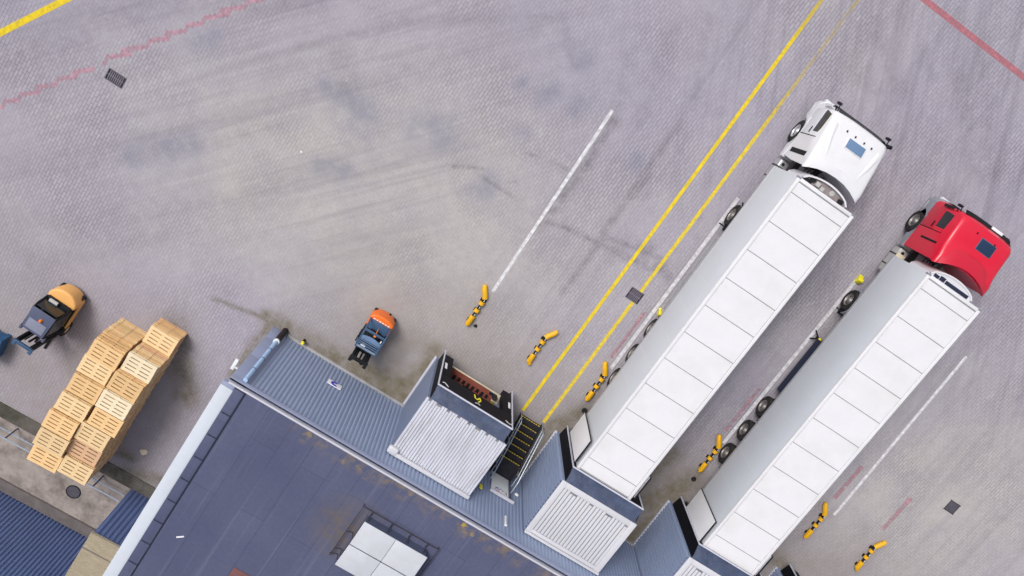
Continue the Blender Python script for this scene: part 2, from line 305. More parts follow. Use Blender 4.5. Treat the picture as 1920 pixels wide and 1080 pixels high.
    for ang, x_a, x_b, y_a, y_b, amt, sc in ((-48, 5, -1, -16, -9, .40, 1.9), (-118, 5, 8, -3, 1, .50, 2.2), (-90, 3, 6, -14, -9, .28, 2.0)):
        vr = nod(nt, 'ShaderNodeVectorRotate', rotation_type='Z_AXIS'); vr.inputs['Angle'].default_value = R(ang); L.new(P, vr.inputs['Vector'])
        ms = nod(nt, 'ShaderNodeMapping'); ms.inputs['Scale'].default_value = (.075, sc, 1); L.new(vr.outputs[0], ms.inputs[0])
        st = mr(noise(1.0, 7, .66, ms.outputs[0], .35), .48, .74, 0, amt)
        where = mth('MULTIPLY', mr(sx.outputs[0], x_a, x_b, 0, 1), mr(sx.outputs[1], y_a, y_b, 0, 1))
        base = mix(mth('MULTIPLY', st, where), base, (.150, .138, .175))
    base = mix(mth('MULTIPLY', film_, mr(noise(.7, 6, .7), .25, .7, .25, .95)), base, (.245, .213, .178))
    base = mix(mth('MULTIPLY', blue_, mr(noise(1.3, 5, .7), .3, .62, .05, .55)), base, (.175, .185, .255))
    base = mix(mth('MULTIPLY', dark_, mr(noise(2.4, 7, .75), .34, .68, .0, .68)), base, (.090, .080, .095))
    base = mix(mth('MULTIPLY', moss_, mr(noise(2.0, 7, .75), .32, .62, .22, .85)), base, (.125, .105, .05))
    sk = mr(noise(14, 3, .5), .70, .76, 0, .8); base = mix(mth('MULTIPLY', sk, mr(noise(.3, 2), .5, .6, 0, 1)), base, (.07, .062, .06))
    L.new(base, b.inputs['Base Color']); b.inputs['Roughness'].default_value = .9; b.inputs['Specular IOR Level'].default_value = .25
    bp = nod(nt, 'ShaderNodeBump'); bp.inputs['Strength'].default_value = .25; bp.inputs['Distance'].default_value = .01
    L.new(br.outputs['Fac'], bp.inputs['Height']); bp.invert = True; L.new(bp.outputs[0], b.inputs['Normal'])
    me.materials.append(ma); struct(o)
GROUND_A, GROUND_B, GROUND_C = (.356, .332, .390), (.430, .407, .397), (.31, .287, .340)
ground()

def worn_paint(name, col, y_a=None, y_b=None, worn=.35, scale=5, amt_far=.8):
    ma = bpy.data.materials.new(name); ma.use_nodes = True; nt = ma.node_tree; L = nt.links; b = nt.nodes['Principled BSDF']; out = nt.nodes['Material Output']
    tc = nod(nt, 'ShaderNodeTexCoord'); n = nod(nt, 'ShaderNodeTexNoise', i_Scale=scale, i_Detail=7.0, i_Roughness=.75); L.new(tc.outputs['Object'], n.inputs['Vector'])
    mrn = nod(nt, 'ShaderNodeMapRange'); mrn.inputs[1].default_value = .40; mrn.inputs[2].default_value = .62; mrn.inputs[3].default_value = 0; mrn.inputs[4].default_value = 1; L.new(n.outputs['Fac'], mrn.inputs[0])
    am = nod(nt, 'ShaderNodeMath', operation='MULTIPLY'); L.new(mrn.outputs[0], am.inputs[0]); am.inputs[1].default_value = worn; last = am.outputs[0]
    if y_a is not None:
        sx = nod(nt, 'ShaderNodeSeparateXYZ'); L.new(tc.outputs['Object'], sx.inputs[0])
        f = nod(nt, 'ShaderNodeMapRange'); f.inputs[1].default_value = y_a; f.inputs[2].default_value = y_b; f.inputs[3].default_value = 0; f.inputs[4].default_value = amt_far; L.new(sx.outputs[1], f.inputs[0])
        ad = nod(nt, 'ShaderNodeMath', operation='ADD', use_clamp=True); L.new(last, ad.inputs[0]); L.new(f.outputs[0], ad.inputs[1]); last = ad.outputs[0]
    tr = nod(nt, 'ShaderNodeBsdfTransparent'); mx = nod(nt, 'ShaderNodeMixShader'); L.new(last, mx.inputs[0]); L.new(b.outputs[0], mx.inputs[1]); L.new(tr.outputs[0], mx.inputs[2]); L.new(mx.outputs[0], out.inputs[0])
    b.inputs['Base Color'].default_value = (*col, 1); b.inputs['Roughness'].default_value = .85
    return ma
M['paint_yellow'] = worn_paint('paint_yellow', (.76, .56, .015), 6.2, 8.8, .3, 5, .55)
M['paint_yellow_faded'] = worn_paint('paint_yellow_faded', (.76, .57, .04), 2.5, 6.0, .35, 5, .66)
M['paint_white'] = worn_paint('paint_white', (.74, .73, .76), worn=.4)
M['paint_white_worn'] = worn_paint('paint_white_worn', (.74, .73, .76), worn=.95, scale=3)
M['paint_red'] = worn_paint('paint_red', (.46, .16, .19), worn=.6)
M['paint_pink'] = worn_paint('paint_pink', (.46, .25, .29), worn=1.0, scale=3)
M['block_red'] = worn_paint('block_red', (.48, .27, .33), worn=.75, scale=3)
def sheet(name, x0, x1, y0, y1, z, material, n=1):
    return struct(MB().add([(x0, y0, z), (x1, y0, z), (x1, y1, z), (x0, y1, z)], [(0, 1, 2, 3)]).build(name, material, smooth=False))
def line(name, a, b, w_, material, z=.004):
    a, b = Vector((*a, z)), Vector((*b, z)); n = (b - a).cross(Vector((0, 0, 1))).normalized() * w_ / 2
    return struct(MB().add([a - n, a + n, b + n, b - n], [(0, 1, 2, 3)]).build(name, material, smooth=False))
line('yellow_lane_line', (8.72, -12.1), (8.72, 13.5), .15, 'paint_yellow')
line('yellow_lane_line', (9.78, -12.05), (9.87, 13.5), .15, 'paint_yellow_faded')
line('yellow_boundary_line', (-18.4, -13.2), (-13.2, -4.85), .24, 'paint_yellow')
line('white_bay_line', (4.70, -8.35), (4.53, .40), .135, 'paint_white')
line('white_bay_line', (10.76, -8.4), (10.76, .40), .15, 'paint_white')
line('white_bay_line', (16.88, -8.5), (16.93, .40), .15, 'paint_white')
line('white_bay_line', (23.19, -8.55), (22.99, .43), .13, 'paint_white')
line('red_boundary_line', (7.0, 10.30), (26, 10.25), .23, 'paint_red')
for xx, ya, yb in ((10.48, -8.0, -5.6), (16.60, -8.0, -5.6), (22.66, -7.9, -6.0), (25.49, -7.9, -6.0)):
    line('faded_red_line', (xx, ya), (xx, yb), .14 if xx < 20 else .20, 'paint_pink')
# stepped line of red blocks laid into the paving
mb = MB(); cw, ch = .135, .24
for i in range(-130, -60):
    for j in range(-70, -8):
        x, y = (i + .5) * cw, (j + (.5 if i % 2 else 0.)) * ch
        for (ax, ay, bx, by) in ((-17.5, -15.6, -13.05, -9.40), (-12.80, -8.97, -8.2, -2.6)):
            t = ((x - ax) * (bx - ax) + (y - ay) * (by - ay)) / ((bx - ax) ** 2 + (by - ay) ** 2)
            if 0 <= t <= 1 and math.hypot(x - ax - t * (bx - ax), y - ay - t * (by - ay)) < .10 + .02 * math.sin(i * 3.1 + j):
                g = .004; mb.add([(x - cw / 2 + g, y - ch / 2 + g, .004), (x + cw / 2 - g, y - ch / 2 + g, .004), (x + cw / 2 - g, y + ch / 2 - g, .004), (x - cw / 2 + g, y + ch / 2 - g, .004)], [(0, 1, 2, 3)]); break
struct(mb.build('red_block_line', 'block_red', smooth=False))
# strip beside the railing, footpath, kerb
struct(MB().box(-40, -2.3, -24.86, -24.22, -.2, .05).build('drain_strip', 'concrete_dark', bevel=.015))
struct(MB().box(-40, -2.3, -27.56, -24.862, -.2, .012).build('path', 'path_conc', smooth=False))
struct(MB().box(-40, -3.62, -28.10, -27.562, -.2, .12).build('kerb', 'kerb_dark', bevel=.02))

# gratings and manholes
def grate(label, x, y, wx, wy, rows, cols, rz=0.0, frame='iron'):
    t = thing('drain_grate', label, 'drain', (x, y, .004), rz)
    mb = MB(); e = .03
    mb.box(-wx / 2, wx / 2, wy / 2 - e, wy / 2, 0, .012).box(-wx / 2, wx / 2, -wy / 2, -wy / 2 + e, 0, .012).box(-wx / 2, -wx / 2 + e, -wy / 2 + e, wy / 2 - e, 0, .012).box(wx / 2 - e, wx / 2, -wy / 2 + e, wy / 2 - e, 0, .012)
    mb.build('frame', frame, t, smooth=False)
    MB().box(-wx / 2 + e, wx / 2 - e, -wy / 2 + e, wy / 2 - e, 0, .002).build('pit', 'iron_dark', t, smooth=False)
    mb = MB(); st = (wx - 2 * e) / cols
    for k in range(1, cols): mb.box(-wx / 2 + e + st * k - .018, -wx / 2 + e + st * k + .018, -wy / 2 + e, wy / 2 - e, .002, .010)
    for k in range(1, rows): mb.box(-wx / 2 + e, wx / 2 - e, -wy / 2 + wy * k / rows - .014, -wy / 2 + wy * k / rows + .014, .003, .0105)
    mb  .build('bars', 'iron_bar', t, smooth=False)
grate('dark slotted drain grate beside the pale red block line', -12.14, -9.29, .74, .46, 2, 9)
grate('rusty drain grate crossed by the right yellow lane line', 9.70, -5.22, .62, .52, 2, 8)
def cover(name, label, cat, x, y, r, z, material):
    t = thing(name, label, cat, (x, y, z))
    MB().lathe([(.0, r), (.012, r), (.012, r - .05), (.006, r - .05)], 'z').build('ring', 'iron_dark', t)
    MB().lathe([(.0, r - .052), (.010, r - .055), (.010, .001)], 'z').build('lid', material, t)
cover('manhole_cover', 'round cast iron manhole cover set in the footpath beside the railing', 'manhole', -5.69, -26.42, .335, .013, 'iron')
cover('water_valve_cap', 'small dark round valve cap by the guide bar left of the white-cab lorry', 'valve cap', 10.95, -10.62, .13, .004, 'iron_dark')
cover('water_valve_cap', 'small dark round valve cap by the guide bar left of the red-cab lorry', 'valve cap', 16.86, -10.62, .12, .004, 'iron_dark')
t = thing('inspection_cover', 'square dark metal inspection cover in open paving right of the last bay', 'manhole', (27.33, -5.31, .004))
MB().box(-.24, .24, -.24, .24, 0, .010).build('lid', 'iron', t, bevel=.004)
MB().box(-.30, .30, .242, .27, 0, .008).box(-.30, .30, -.27, -.242, 0, .008).box(-.27, -.242, -.242, .242, 0, .008).box(.242, .27, -.242, .242, 0, .008).build('frame', 'iron_dark', t, smooth=False)

# ---------------------------------------------------------------- warehouse
def roof_material():
    ma = bpy.data.materials.new('roof_felt'); ma.use_nodes = True; nt = ma.node_tree; L = nt.links; b = nt.nodes['Principled BSDF']
    tc = nod(nt, 'ShaderNodeTexCoord'); P = tc.outputs['Object']
    mp = nod(nt, 'ShaderNodeMapping'); mp.inputs['Rotation'].default_value = (0, 0, R(90)); mp.inputs['Location'].default_value = (3.2, .35, 0); L.new(P, mp.inputs[0])
    br = nod(nt, 'ShaderNodeTexBrick', offset=.37); br.inputs['Scale'].default_value = 1
    br.inputs['Color1'].default_value = (.93, .93, .95, 1); br.inputs['Color2'].default_value = (1.06, 1.06, 1.05, 1); br.inputs['Mortar'].default_value = (.70, .70, .72, 1)
    br.inputs['Mortar Size'].default_value = .016; br.inputs['Mortar Smooth'].default_value = .5; br.inputs['Brick Width'].default_value = 7.4; br.inputs['Row Height'].default_value = 1.02
    L.new(mp.outputs[0], br.inputs['Vector'])
    def noise(s, d_=6, r=.65, vec=P):
        n = nod(nt, 'ShaderNodeTexNoise', i_Scale=s, i_Detail=d_, i_Roughness=r); L.new(vec, n.inputs['Vector']); return n.outputs['Fac']
    def mr(x, a, b_, c, d_):
        n = nod(nt, 'ShaderNodeMapRange'); n.inputs[1].default_value = a; n.inputs[2].default_value = b_; n.inputs[3].default_value = c; n.inputs[4].default_value = d_; L.new(x, n.inputs[0]); return n.outputs[0]
    def mix(f, a, b_, mode='MIX'):
        n = nod(nt, 'ShaderNodeMix', data_type='RGBA', blend_type=mode)
        for v, k in ((f, 0), (a, 6), (b_, 7)):
            if hasattr(v, 'node'): L.new(v, n.inputs[k])
            else: n.inputs[k].default_value = v if k == 0 else (*v, 1)
        return n.outputs[2]
    def mul(a, b_):
        n = nod(nt, 'ShaderNodeMath', operation='MULTIPLY'); L.new(a, n.inputs[0])
        if hasattr(b_, 'node'): L.new(b_, n.inputs[1])
        else: n.inputs[1].default_value = b_
        return n.outputs[0]
    c = mix(mr(noise(.25), .35, .65, 0, 1), (.074, .084, .150), (.094, .102, .170))
    c = mix(1.0, c, br.outputs['Color'], 'MULTIPLY'); c = mix(1.0, c, mr(noise(7, 5, .7), .25, .75, .90, 1.1), 'MULTIPLY')
    ms = nod(nt, 'ShaderNodeMapping'); ms.inputs['Scale'].default_value = (5.5, .12, 1); L.new(P, ms.inputs[0])
    c = mix(mr(noise(1, 5, .6, ms.outputs[0]), .55, .72, 0, .35), c, (.175, .18, .26))
    sx = nod(nt, 'ShaderNodeSeparateXYZ'); L.new(P, sx.inputs[0])
    ly = mr(sx.outputs[1], -15.55, -15.0, 0, 1); lx = mr(sx.outputs[0], .2, 2.6, 0, 1)
    c = mix(mul(mul(ly, lx), mr(noise(2.2, 7, .7), .46, .66, 0, .6)), c, (.30, .20, .055))
    c = mix(mul(mul(ly, lx), mr(noise(1.3, 5, .6), .60, .68, 0, .95)), c, (.46, .31, .02))
    # damp algae round the skylight kerb
    vd = nod(nt, 'ShaderNodeVectorMath', operation='DISTANCE'); vd.inputs[1].default_value = (4.45, -17.6, 5.85); L.new(P, vd.inputs[0])
    c = mix(mul(mr(vd.outputs['Value'], .2, 1.7, 1, 0), mr(noise(2.4, 6, .7), .35, .65, .1, .9)), c, (.15, .115, .075))
    L.new(c, b.inputs['Base Color']); b.inputs['Roughness'].default_value = .75; b.inputs['Specular IOR Level'].default_value = .3
    return ma
M['roof_felt'] = roof_material()
XL, XR, YF, ZR = -2.06, 46.0, -14.75, 5.85
t = thing('warehouse', 'long warehouse with pale blue ribbed wall and dark felt flat roof', 'warehouse', (0, 0, 0))
MB().box(XL, XR, -48, YF - .03, 0, 5.70).build('wall_core', 'wall_trim', t, smooth=False)
MB().corr((-1.42, YF - .028, .18), (1, 0, 0), XR + 1.42, (0, 0, 1), 5.52, (0, 1, 0), .165, .034, .40).build('wall_cladding', 'wall_blue', t, smooth=False)
mb = MB()
for z0, z1 in ((.0, 1.25), (1.262, 3.30), (3.312, 5.69)): mb.box(XL - .03, -1.44, YF - .029, YF + .045, z0, z1)
mb.build('corner_panel', 'wall_trim', t, bevel=.006)
MB().box(-1.42, 4.28, YF - .03, YF + .10, 0, .175).build('plinth', 'plinth', t, bevel=.02)
MB().box(-1.42, XR, YF - .03, YF + .06, .0, .17).build('base_strip', 'plinth', t, smooth=False)
MB().box(-1.30, XR, -47.5, YF - .103, 5.705, ZR).build('roof', 'roof_felt', t, smooth=False)
MB().box(XL + .02, XR, YF - .10, YF - .03, 5.705, ZR + .035).build('coping', 'coping', t, bevel=.012)
MB().box(XL - .02, XR, YF - .028, YF + .085, 5.56, 5.69).build('front_gutter', 'gutter_dark', t, smooth=False)
MB().box(XL - .02, XR, YF + .085, YF + .105, 5.56, 5.80).build('gutter_lip', 'wall_trim', t, bevel=.006)
MB().box(XL - .18, XL + .31, -47.5, YF - .30, 5.60, ZR - .01).build('side_gutter', 'gutter_white', t, bevel=.015)
MB().box(XL - .17, XL + .30, YF - .295, YF - .145, 5.60, ZR - .05).build('gutter_end', 'wall_trim', t, bevel=.01)
mb = MB(); y = YF - .16
while y > -47: mb.box(XL + .315, XL + .70, y, max(y - 1.03, -47.4), 5.705, ZR + .03); y -= 1.04
mb.build('roof_ledge', 'roof_felt', t, bevel=.008)
mb = MB(); y = YF - .16 - 1.035
while y > -47: mb.box(XL + .36, XL + .72, y - .022, y + .022, ZR + .012, ZR + .045); y -= 1.04
mb.box(XL + .702, XL + .742, -47.4, YF - .16, ZR - .01, ZR + .012)
mb.build('ledge_joint', 'gutter_dark', t, smooth=False)
# lower wing with its own slate blue wall and beige sheet roof
t = thing('side_annex', 'low annex with dark blue ribbed wall and weathered beige sheet roof', 'annex', (0, 0, 0))
MB().box(-3.60, XL - .20, -47, -24.86, 0, 3.62).build('wall_core', 'wall_dark', t, smooth=False)
MB().corr((-3.62, -24.858, 0), (1, 0, 0), 1.40, (0, 0, 1), 3.66, (0, 1, 0), .21, .045, .34).build('wall', 'wall_dark', t, smooth=False)
MB().corr((-3.68, -24.80, 3.66), (0, -1, 0), 22, (1, 0, 0), 1.48, (0, 0, 1), .19, .05, .30).build('roof', 'beige_roof', t, smooth=False)
MB().box(-3.69, XL - .20, -24.798, -24.76, 3.58, 3.71).build('roof_edge', 'beige_roof', t, smooth=False)
for yy in (-25.55, -27.25, -29.0): MB().box(-3.685, XL - .20, yy - .02, yy + .02, 3.70, 3.716).build('lap_joint', 'kerb_dark', t, smooth=False)
t = thing('blue_shed', 'dark blue building with closely ribbed wall beyond the footpath kerb', 'building', (0, 0, 0))
MB().box(-40, -3.66, -48, -28.16, 0, 7.4).build('wall_core', 'wall_dark', t, smooth=False)
MB().corr((-40, -28.158, .05), (1, 0, 0), 36.33, (0, 0, 1), 7.35, (0, 1, 0), .17, .045, .32).build('wall', 'wall_dark', t, smooth=False)
MB().box(-40.1, -3.655, -48.1, -28.06, 7.402, 7.55).build('roof', 'gutter_dark', t, bevel=.01)

# downpipe, sign, lamps and other fittings on the wall
t = thing('downpipe', 'pale blue rain downpipe with a brown lower length by the wall corner', 'downpipe', (-1.60, YF + .15, 0))
MB().tube([(0, 0, 1.45), (0, 0, 5.55)], .085, 14).build('pipe', 'pipe_blue', t)
MB().tube([(0, .0, .02), (0, 0, 1.44)], .125, 14).build('boot', 'pipe_brown', t)
MB().tube([(0, .0, 1.40), (0, 0, 1.50)], .135, 14).build('collar', 'board_white', t)
mb = MB()
for z in (2.4, 3.4, 4.5): MB().tube([(0, 0, z), (0, 0, z + .05)], .094, 14).build('bracket', 'fork_blue', t)
t = thing('wall_sign', 'white sign with a thick blue letter C on the ribbed wall', 'sign', (1.28, YF + .045, 1.80))
MB().box(-.31, .31, -.03, 0, -.19, .19).build('plate', 'mark_white', t, bevel=.004)
mb = MB(); n = 20; ro, ri = .172, .055
vs = []; 
for k in range(n + 1):
    a = R(48 + (312 - 48) * k / n)
    for r in (ri, ro): vs += [(r * math.cos(a) * 1.05, .001, r * math.sin(a)), (r * math.cos(a) * 1.05, .008, r * math.sin(a))]
fs = []
for k in range(n):
    o = 4 * k; fs += [(o + 1, o + 3, o + 7, o + 5), (o, o + 1, o + 5, o + 4), (o + 2, o + 6, o + 7, o + 3)]
mb.add(vs, fs); mb.build('letter', 'logo_blue', t, smooth=False)
t = thing('wall_lamp', 'small white lamp on an arm from the warehouse side wall', 'lamp', (XL - .03, -15.5, 3.35))
MB().box(-.30, -.0, -.03, .03, -.03, .03).build('arm', 'board_white', t, bevel=.006)
MB().box(-.36, -.22, -.14, .34, -.09, .05).build('housing', 'board_white', t, bevel=.03)
t = thing('hydrant_marker', 'small black post with a yellow cap at the plinth near the wall corner', 'post', (-.72, YF + .22, 0))
MB().tube([(0, 0, 0), (0, 0, .34)], .06, 10).build('post', 'machine_black', t); MB().tube([(0, 0, .341), (0, 0, .42)], [.075, .06], 12).build('cap', 'mark_yellow', t)
t = thing('signboard', 'slim white floodlight on the ribbed wall right of the access door', 'lamp', (9.60, YF + .03, 4.50))  # small white wall sign, built as a slim box with a pale front strip
MB().box(-.05, .05, 0, .07, -.34, .34).build('housing', 'mark_white', t, bevel=.015); MB().box(-.03, .03, .0705, .078, -.30, .30).build('lens', 'headlight', t)
t = thing('bulkhead_lamp', 'tiny round white lamp on the wall by the stair handrail', 'lamp', (10.14, YF + .03, 1.95))
MB().lathe([(0, .10), (.03, .10), (.07, .06), (.085, .001)], 'z').build('globe', 'mark_white', t)
for c in t.children: c.rotation_euler = (R(-90), 0, 0)

# skylight with its guard frame
t = thing('skylight', 'white four-panel roof skylight on a raised kerb', 'skylight', (4.72, -18.72, ZR))
MB().box(.05, 2.64, .05, 2.08, .002, .50).build('kerb', 'fork_slate', t, smooth=False)
for i, (x0, x1) in enumerate(((0, 1.33), (1.345, 2.69))):
    for j, (y0, y1, za, zb) in enumerate(((0, 1.06, .52, .60), (1.10, 2.13, .60, .52))):
        mb = MB(); mb.add([(x0, y0, za), (x1, y0, za), (x1, y1, zb), (x0, y1, zb), (x0, y0, za + .04), (x1, y0, za + .04), (x1, y1, zb + .04), (x0, y1, zb + .04)],
                          [(0, 3, 2, 1), (4, 5, 6, 7), (0, 1, 5, 4), (1, 2, 6, 5), (2, 3, 7, 6), (3, 0, 4, 7)])
        mb.build('glazing_panel', 'skylight', t, bevel=.012)
MB().box(.02, 2.66, 1.062, 1.098, .50, .60).build('ridge_joint', 'roof_bar', t, smooth=False)
t = thing('guard_frame', 'thin black guard frame with brackets around the white skylight', 'guard rail', (4.72, -18.72, ZR))
zt = .18; xa, xb, ya, yb = -.30, 2.95, -.02, 2.42
MB().tube([(xa, ya, zt), (xa, yb, zt), (xb, yb, zt), (xb, ya, zt)], .022, 8).build('rail', 'roof_bar', t)
for xx in (.12, .98, 1.78, 2.52): MB().tube([(xx, yb, zt), (xx, 2.19, .06), (xx, 2.12, .36)], .020, 8).build('bracket', 'roof_bar', t)
for yy in (.10, .36, 1.20): MB().tube([(xa, yy, zt), (-.06, yy, .06), (-.0, yy, .40)], .016, 8).build('bracket', 'roof_bar', t)
mb = MB(); mb.tube([(xa, ya, .005), (xa, ya, zt)], .018, 8); mb.tube([(xa, yb, .005), (xa, yb, zt)], .018, 8); mb.tube([(xb, yb, .005), (xb, yb, zt)], .018, 8); mb.tube([(xb, ya, .005), (xb, ya, zt)], .018, 8); mb.build('foot', 'roof_bar', t)
tag(MB().box(-.145, .145, -.028, .028, 0, .02).build('batten', 'mark_white', bevel=.004, loc=(-.57, -21.28, ZR)), 'short white batten lying on the dark felt roof', 'batten').rotation_euler = (0, 0, R(40))
tag(MB().box(1.72, 2.60, -22.3, -21.30, ZR, ZR + .03).build('roof_hatch', 'red_patch', bevel=.01), 'dull red roof hatch cut by the bottom edge of the photo', 'hatch')

# ---------------------------------------------------------------- loading dock pods
def pod(x0, label, smooth_wall=False, old_roof=False, leveller=True):
    W = 3.48; yb, yf, zt = -14.71, -12.05, 4.36
    t = thing('dock_pod', label, 'loading dock', (x0, 0, 0), 0, 'loading dock pods along the warehouse wall')
    wl = MB().box(0, .10, yb, yf, .0, zt - .05)
    if smooth_wall: wl.build('side_wall', 'pod_wall', t, smooth=False)
    else:
        wl.build('side_wall', 'wall_blue', t, smooth=False)
        MB().corr((-.002, yf, .12), (0, -1, 0), yf - yb, (0, 0, 1), zt - .18, (-1, 0, 0), .17, .055, .40).build('side_cladding', 'wall_blue', t, smooth=False)
    MB().box(-.09, -.002, yb, yf + .01, 0, .12).build('plinth', 'coping', t, bevel=.008)
    MB().box(W - .10, W, yb, yf, 0, zt - .05).build('side_wall', 'wall_blue', t, smooth=False)
    mb = MB(); mb.box(.10, .50, yf - .12, yf - .002, 0, zt - .05); mb.box(W - .50, W - .10, yf - .12, yf - .002, 0, zt - .05); mb.box(.50, W - .50, yf - .12, yf - .002, 2.95, zt - .05); mb.box(.50, W - .50, yf - .12, yf - .002, 0, 1.02)
    mb.build('front_wall', 'wall_trim', t, smooth=False)
    # roof
    if old_roof:
        MB().box(.02, W - .02, yb, yf, zt - .048, zt - .03).build('roof_deck', 'pod_slot', t, smooth=False)
        mb = MB(); x = -.02
        while x < W: mb.prism([(x, zt - .028), (x + .113, zt - .028), (x + .086, zt + .024), (x + .027, zt + .024)], 'y', yb + .002, yf + .02 - (.10 if int(x * 97) % 3 == 0 else 0)); x += .1155
        mb.build('roof', 'pod_roof', t, smooth=False)
        MB().box(-.05, W + .06, yb - .005, yb + .14, zt + .06, zt + .20).build('flashing', 'pod_white', t, bevel=.03)
        MB().box(-.16, .26, yb - .0, yb + .30, zt - .02, zt + .22).build('flashing_cap', 'pod_white', t, bevel=.09, seg=3)
    else:
        MB().box(.0, W, yb, yf, zt - .048, zt).build('roof_deck', 'pod_slot', t, smooth=False)
        mb = MB(); x = .25; 
        while x < W - .34: mb.box(x, x + .118, yb + .26, yf - .24 - (.08 if int(x * 31) % 4 == 1 else 0), zt + .001, zt + .026); x += .152
        mb.build('roof', 'pod_white', t, bevel=.008)
        mb = MB(); mb.box(-.02, .22, yb, yf + .01, zt + .002, zt + .036); mb.box(W - .22, W + .02, yb, yf + .01, zt + .002, zt + .045); mb.box(.22, W - .22, yf - .23, yf + .01, zt + .002, zt + .036); mb.box(.22, W - .22, yb + .10, yb + .25, zt + .002, zt + .036)
        mb.build('roof_border', 'pod_white', t, bevel=.008)
        MB().box(-.03, W + .03, yb - .002, yb + .10, zt + .046, zt + .13).build('flashing', 'pod_white', t, bevel=.02)
    # shelter: sloping canopy, side curtains, white front trim, pads
    sx0, sx1, sf, sz = .09, W - .05, -11.46, 4.08
    mb = MB(); n = 12; k = 5; vs = []
    for i in range(n + 1):
        for j in range(k + 1):
            u, v = i / n, j / k
            vs.append((sx0 + .01 + (sx1 - sx0 - .02) * u, yf + .002 + (sf - .03 - yf) * v, zt - .02 + (sz - zt + .03) * v + .025 * math.sin(7.1 * u + 3 * v + x0) * math.sin(math.pi * v) - .03 * math.sin(math.pi * v)))
    fs = [(i * (k + 1) + j, (i + 1) * (k + 1) + j, (i + 1) * (k + 1) + j + 1, i * (k + 1) + j + 1) for i in range(n) for j in range(k)]
    mb.add(vs, fs).build('canopy', 'vinyl', t)
    def side(x, d):
        return MB().prism([(yf - .0, .25), (sf - .03, .45), (sf - .03, sz - .02), (yf - .0, zt - .03)], 'x', x, x + d)
    side(sx0, .03).build('side_curtain', 'vinyl_black', t, smooth=False); side(sx1 - .03, .03).build('side_curtain', 'vinyl_black', t, smooth=False)
    e = .05
    mb = MB(); mb.box(sx0 - .02, sx1 + .02, sf - .03, sf + .02, sz - .0, sz + e)
    mb.box(sx0 - .02, sx0 + .03, sf - .028, sf + .018, .45, sz - .001); mb.box(sx1 - .03, sx1 + .02, sf - .028, sf + .018, .45, sz - .001)
    mb.build('front_trim', 'trim_white', t, smooth=False)
    MB().box(sx0 + .032, sx1 - .032, sf - .10, sf - .005, 2.92 if old_roof else 3.45, sz - .002).build('header_pad', 'vinyl_black', t, smooth=False)
    pw = .42 if old_roof else .30
    for a, b_ in ((sx0 + .032, sx0 + .032 + pw), (sx1 - .032 - pw, sx1 - .032)):
        MB().box(a, b_, sf - .30, sf - .007, .80, 2.918 if old_roof else 3.448).build('side_pad', 'vinyl_black', t, bevel=.03)
    # dock floor and leveller
    MB().box(.50, W - .50, yb, -12.10, 1.02, 1.12).build('dock_floor', 'chassis', t, smooth=False)
    MB().box(.11, W - .11, yb + .001, yb + .03, 1.13, zt - .06).build('dark_backing', 'vinyl_black', t, smooth=False)  # black backing sheet painted in for the dark pod interior
    if old_roof:
        lv = MB().box(.53, 2.72, -13.6, -11.86, 1.121, 1.17).build('leveller', 'rust', t, smooth=False)
        mb = MB()
        for q in range(9): mb.box(.62 + q * .225, .74 + q * .225, -12.06 - .05 * (q % 3 == 1), -11.90, 1.171, 1.20)
        mb.box(1.4, 1.85, -12.2, -12.08, 1.171, 1.22); mb.build('lip_hinge', 'machine_black', lv, smooth=False)
        MB().box(.53, 2.50, -11.858, -11.68, 1.135, 1.165).build('lip', 'rust', lv, smooth=False)
        MB().box(.50, 3.0, -11.678, -11.63, 1.12, 1.175).build('lip_edge', 'cream', lv, bevel=.006)
        MB().box(2.73, 3.02, -12.05, -11.68, 1.10, 1.16).build('plate', 'cream', t, smooth=False)
        MB().lathe([(0, .001), (0, .11), (.20, .11), (.20, .001)], 'z', (2.78, -11.80, 1.165), 14).build('bumper', 'rubber', t)
        MB().box(2.74, 2.95, -12.25, -12.08, 1.125, 1.19).build('chain_tray', mat('ochre', (.35, .22, .02), .8, .3, 5), t, bevel=.02)
    for xx in (.62, W - .86): MB().box(xx, xx + .24, yf - .001, yf + .12, .55, 1.0).build('bumper', 'rubber', t, bevel=.02)
    return t
p1 = pod(4.32, 'empty dock pod with open black shelter, rusty leveller and old corrugated roof', True, True)
p2 = pod(10.50, 'dock pod with white ribbed roof where the white-cab lorry is docked')
p3 = pod(16.60, 'dock pod where the red-cab lorry is docked, cut by the photo bottom')
p4 = pod(22.72, 'dock pod at the bottom edge of which only the side wall top shows')
# worn marks on the empty pod's pads
Y = -11.458
def stroke(pts, r, name, material, parent): 
    mb = MB()
    for a, b_ in zip(pts, pts[1:]):
        a, b_ = Vector((a[0] - 4.32, 0, a[1])), Vector((b_[0] - 4.32, 0, b_[1])); dd = (b_ - a).normalized(); n = Vector((-dd.z, 0, dd.x)) * r; a = a - dd * r * .6; b_ = b_ + dd * r * .6
        y0 = Y + .001 * len(mb.v) / 8
        q = [a - n, a + n, b_ + n, b_ - n]; mb.add([(v.x, y0, v.z) for v in q] + [(v.x, y0 + .004, v.z) for v in q], [(0, 1, 2, 3), (4, 5, 6, 7), (0, 1, 5, 4), (1, 2, 6, 5), (2, 3, 7, 6), (3, 0, 4, 7)])
    return mb.build(name, material, parent, smooth=False)
stroke([(5.98, 3.10), (6.03, 3.38), (6.12, 3.40), (6.23, 3.14)], .030, 'yellow_mark', 'mark_yellow', p1)
stroke([(6.23, 3.14), (6.27, 3.34), (6.18, 3.57)], .028, 'yellow_mark', 'mark_yellow', p1)
stroke([(6.05, 3.80), (6.16, 3.70), (6.25, 3.77)], .020, 'white_mark', 'mark_white', p1)
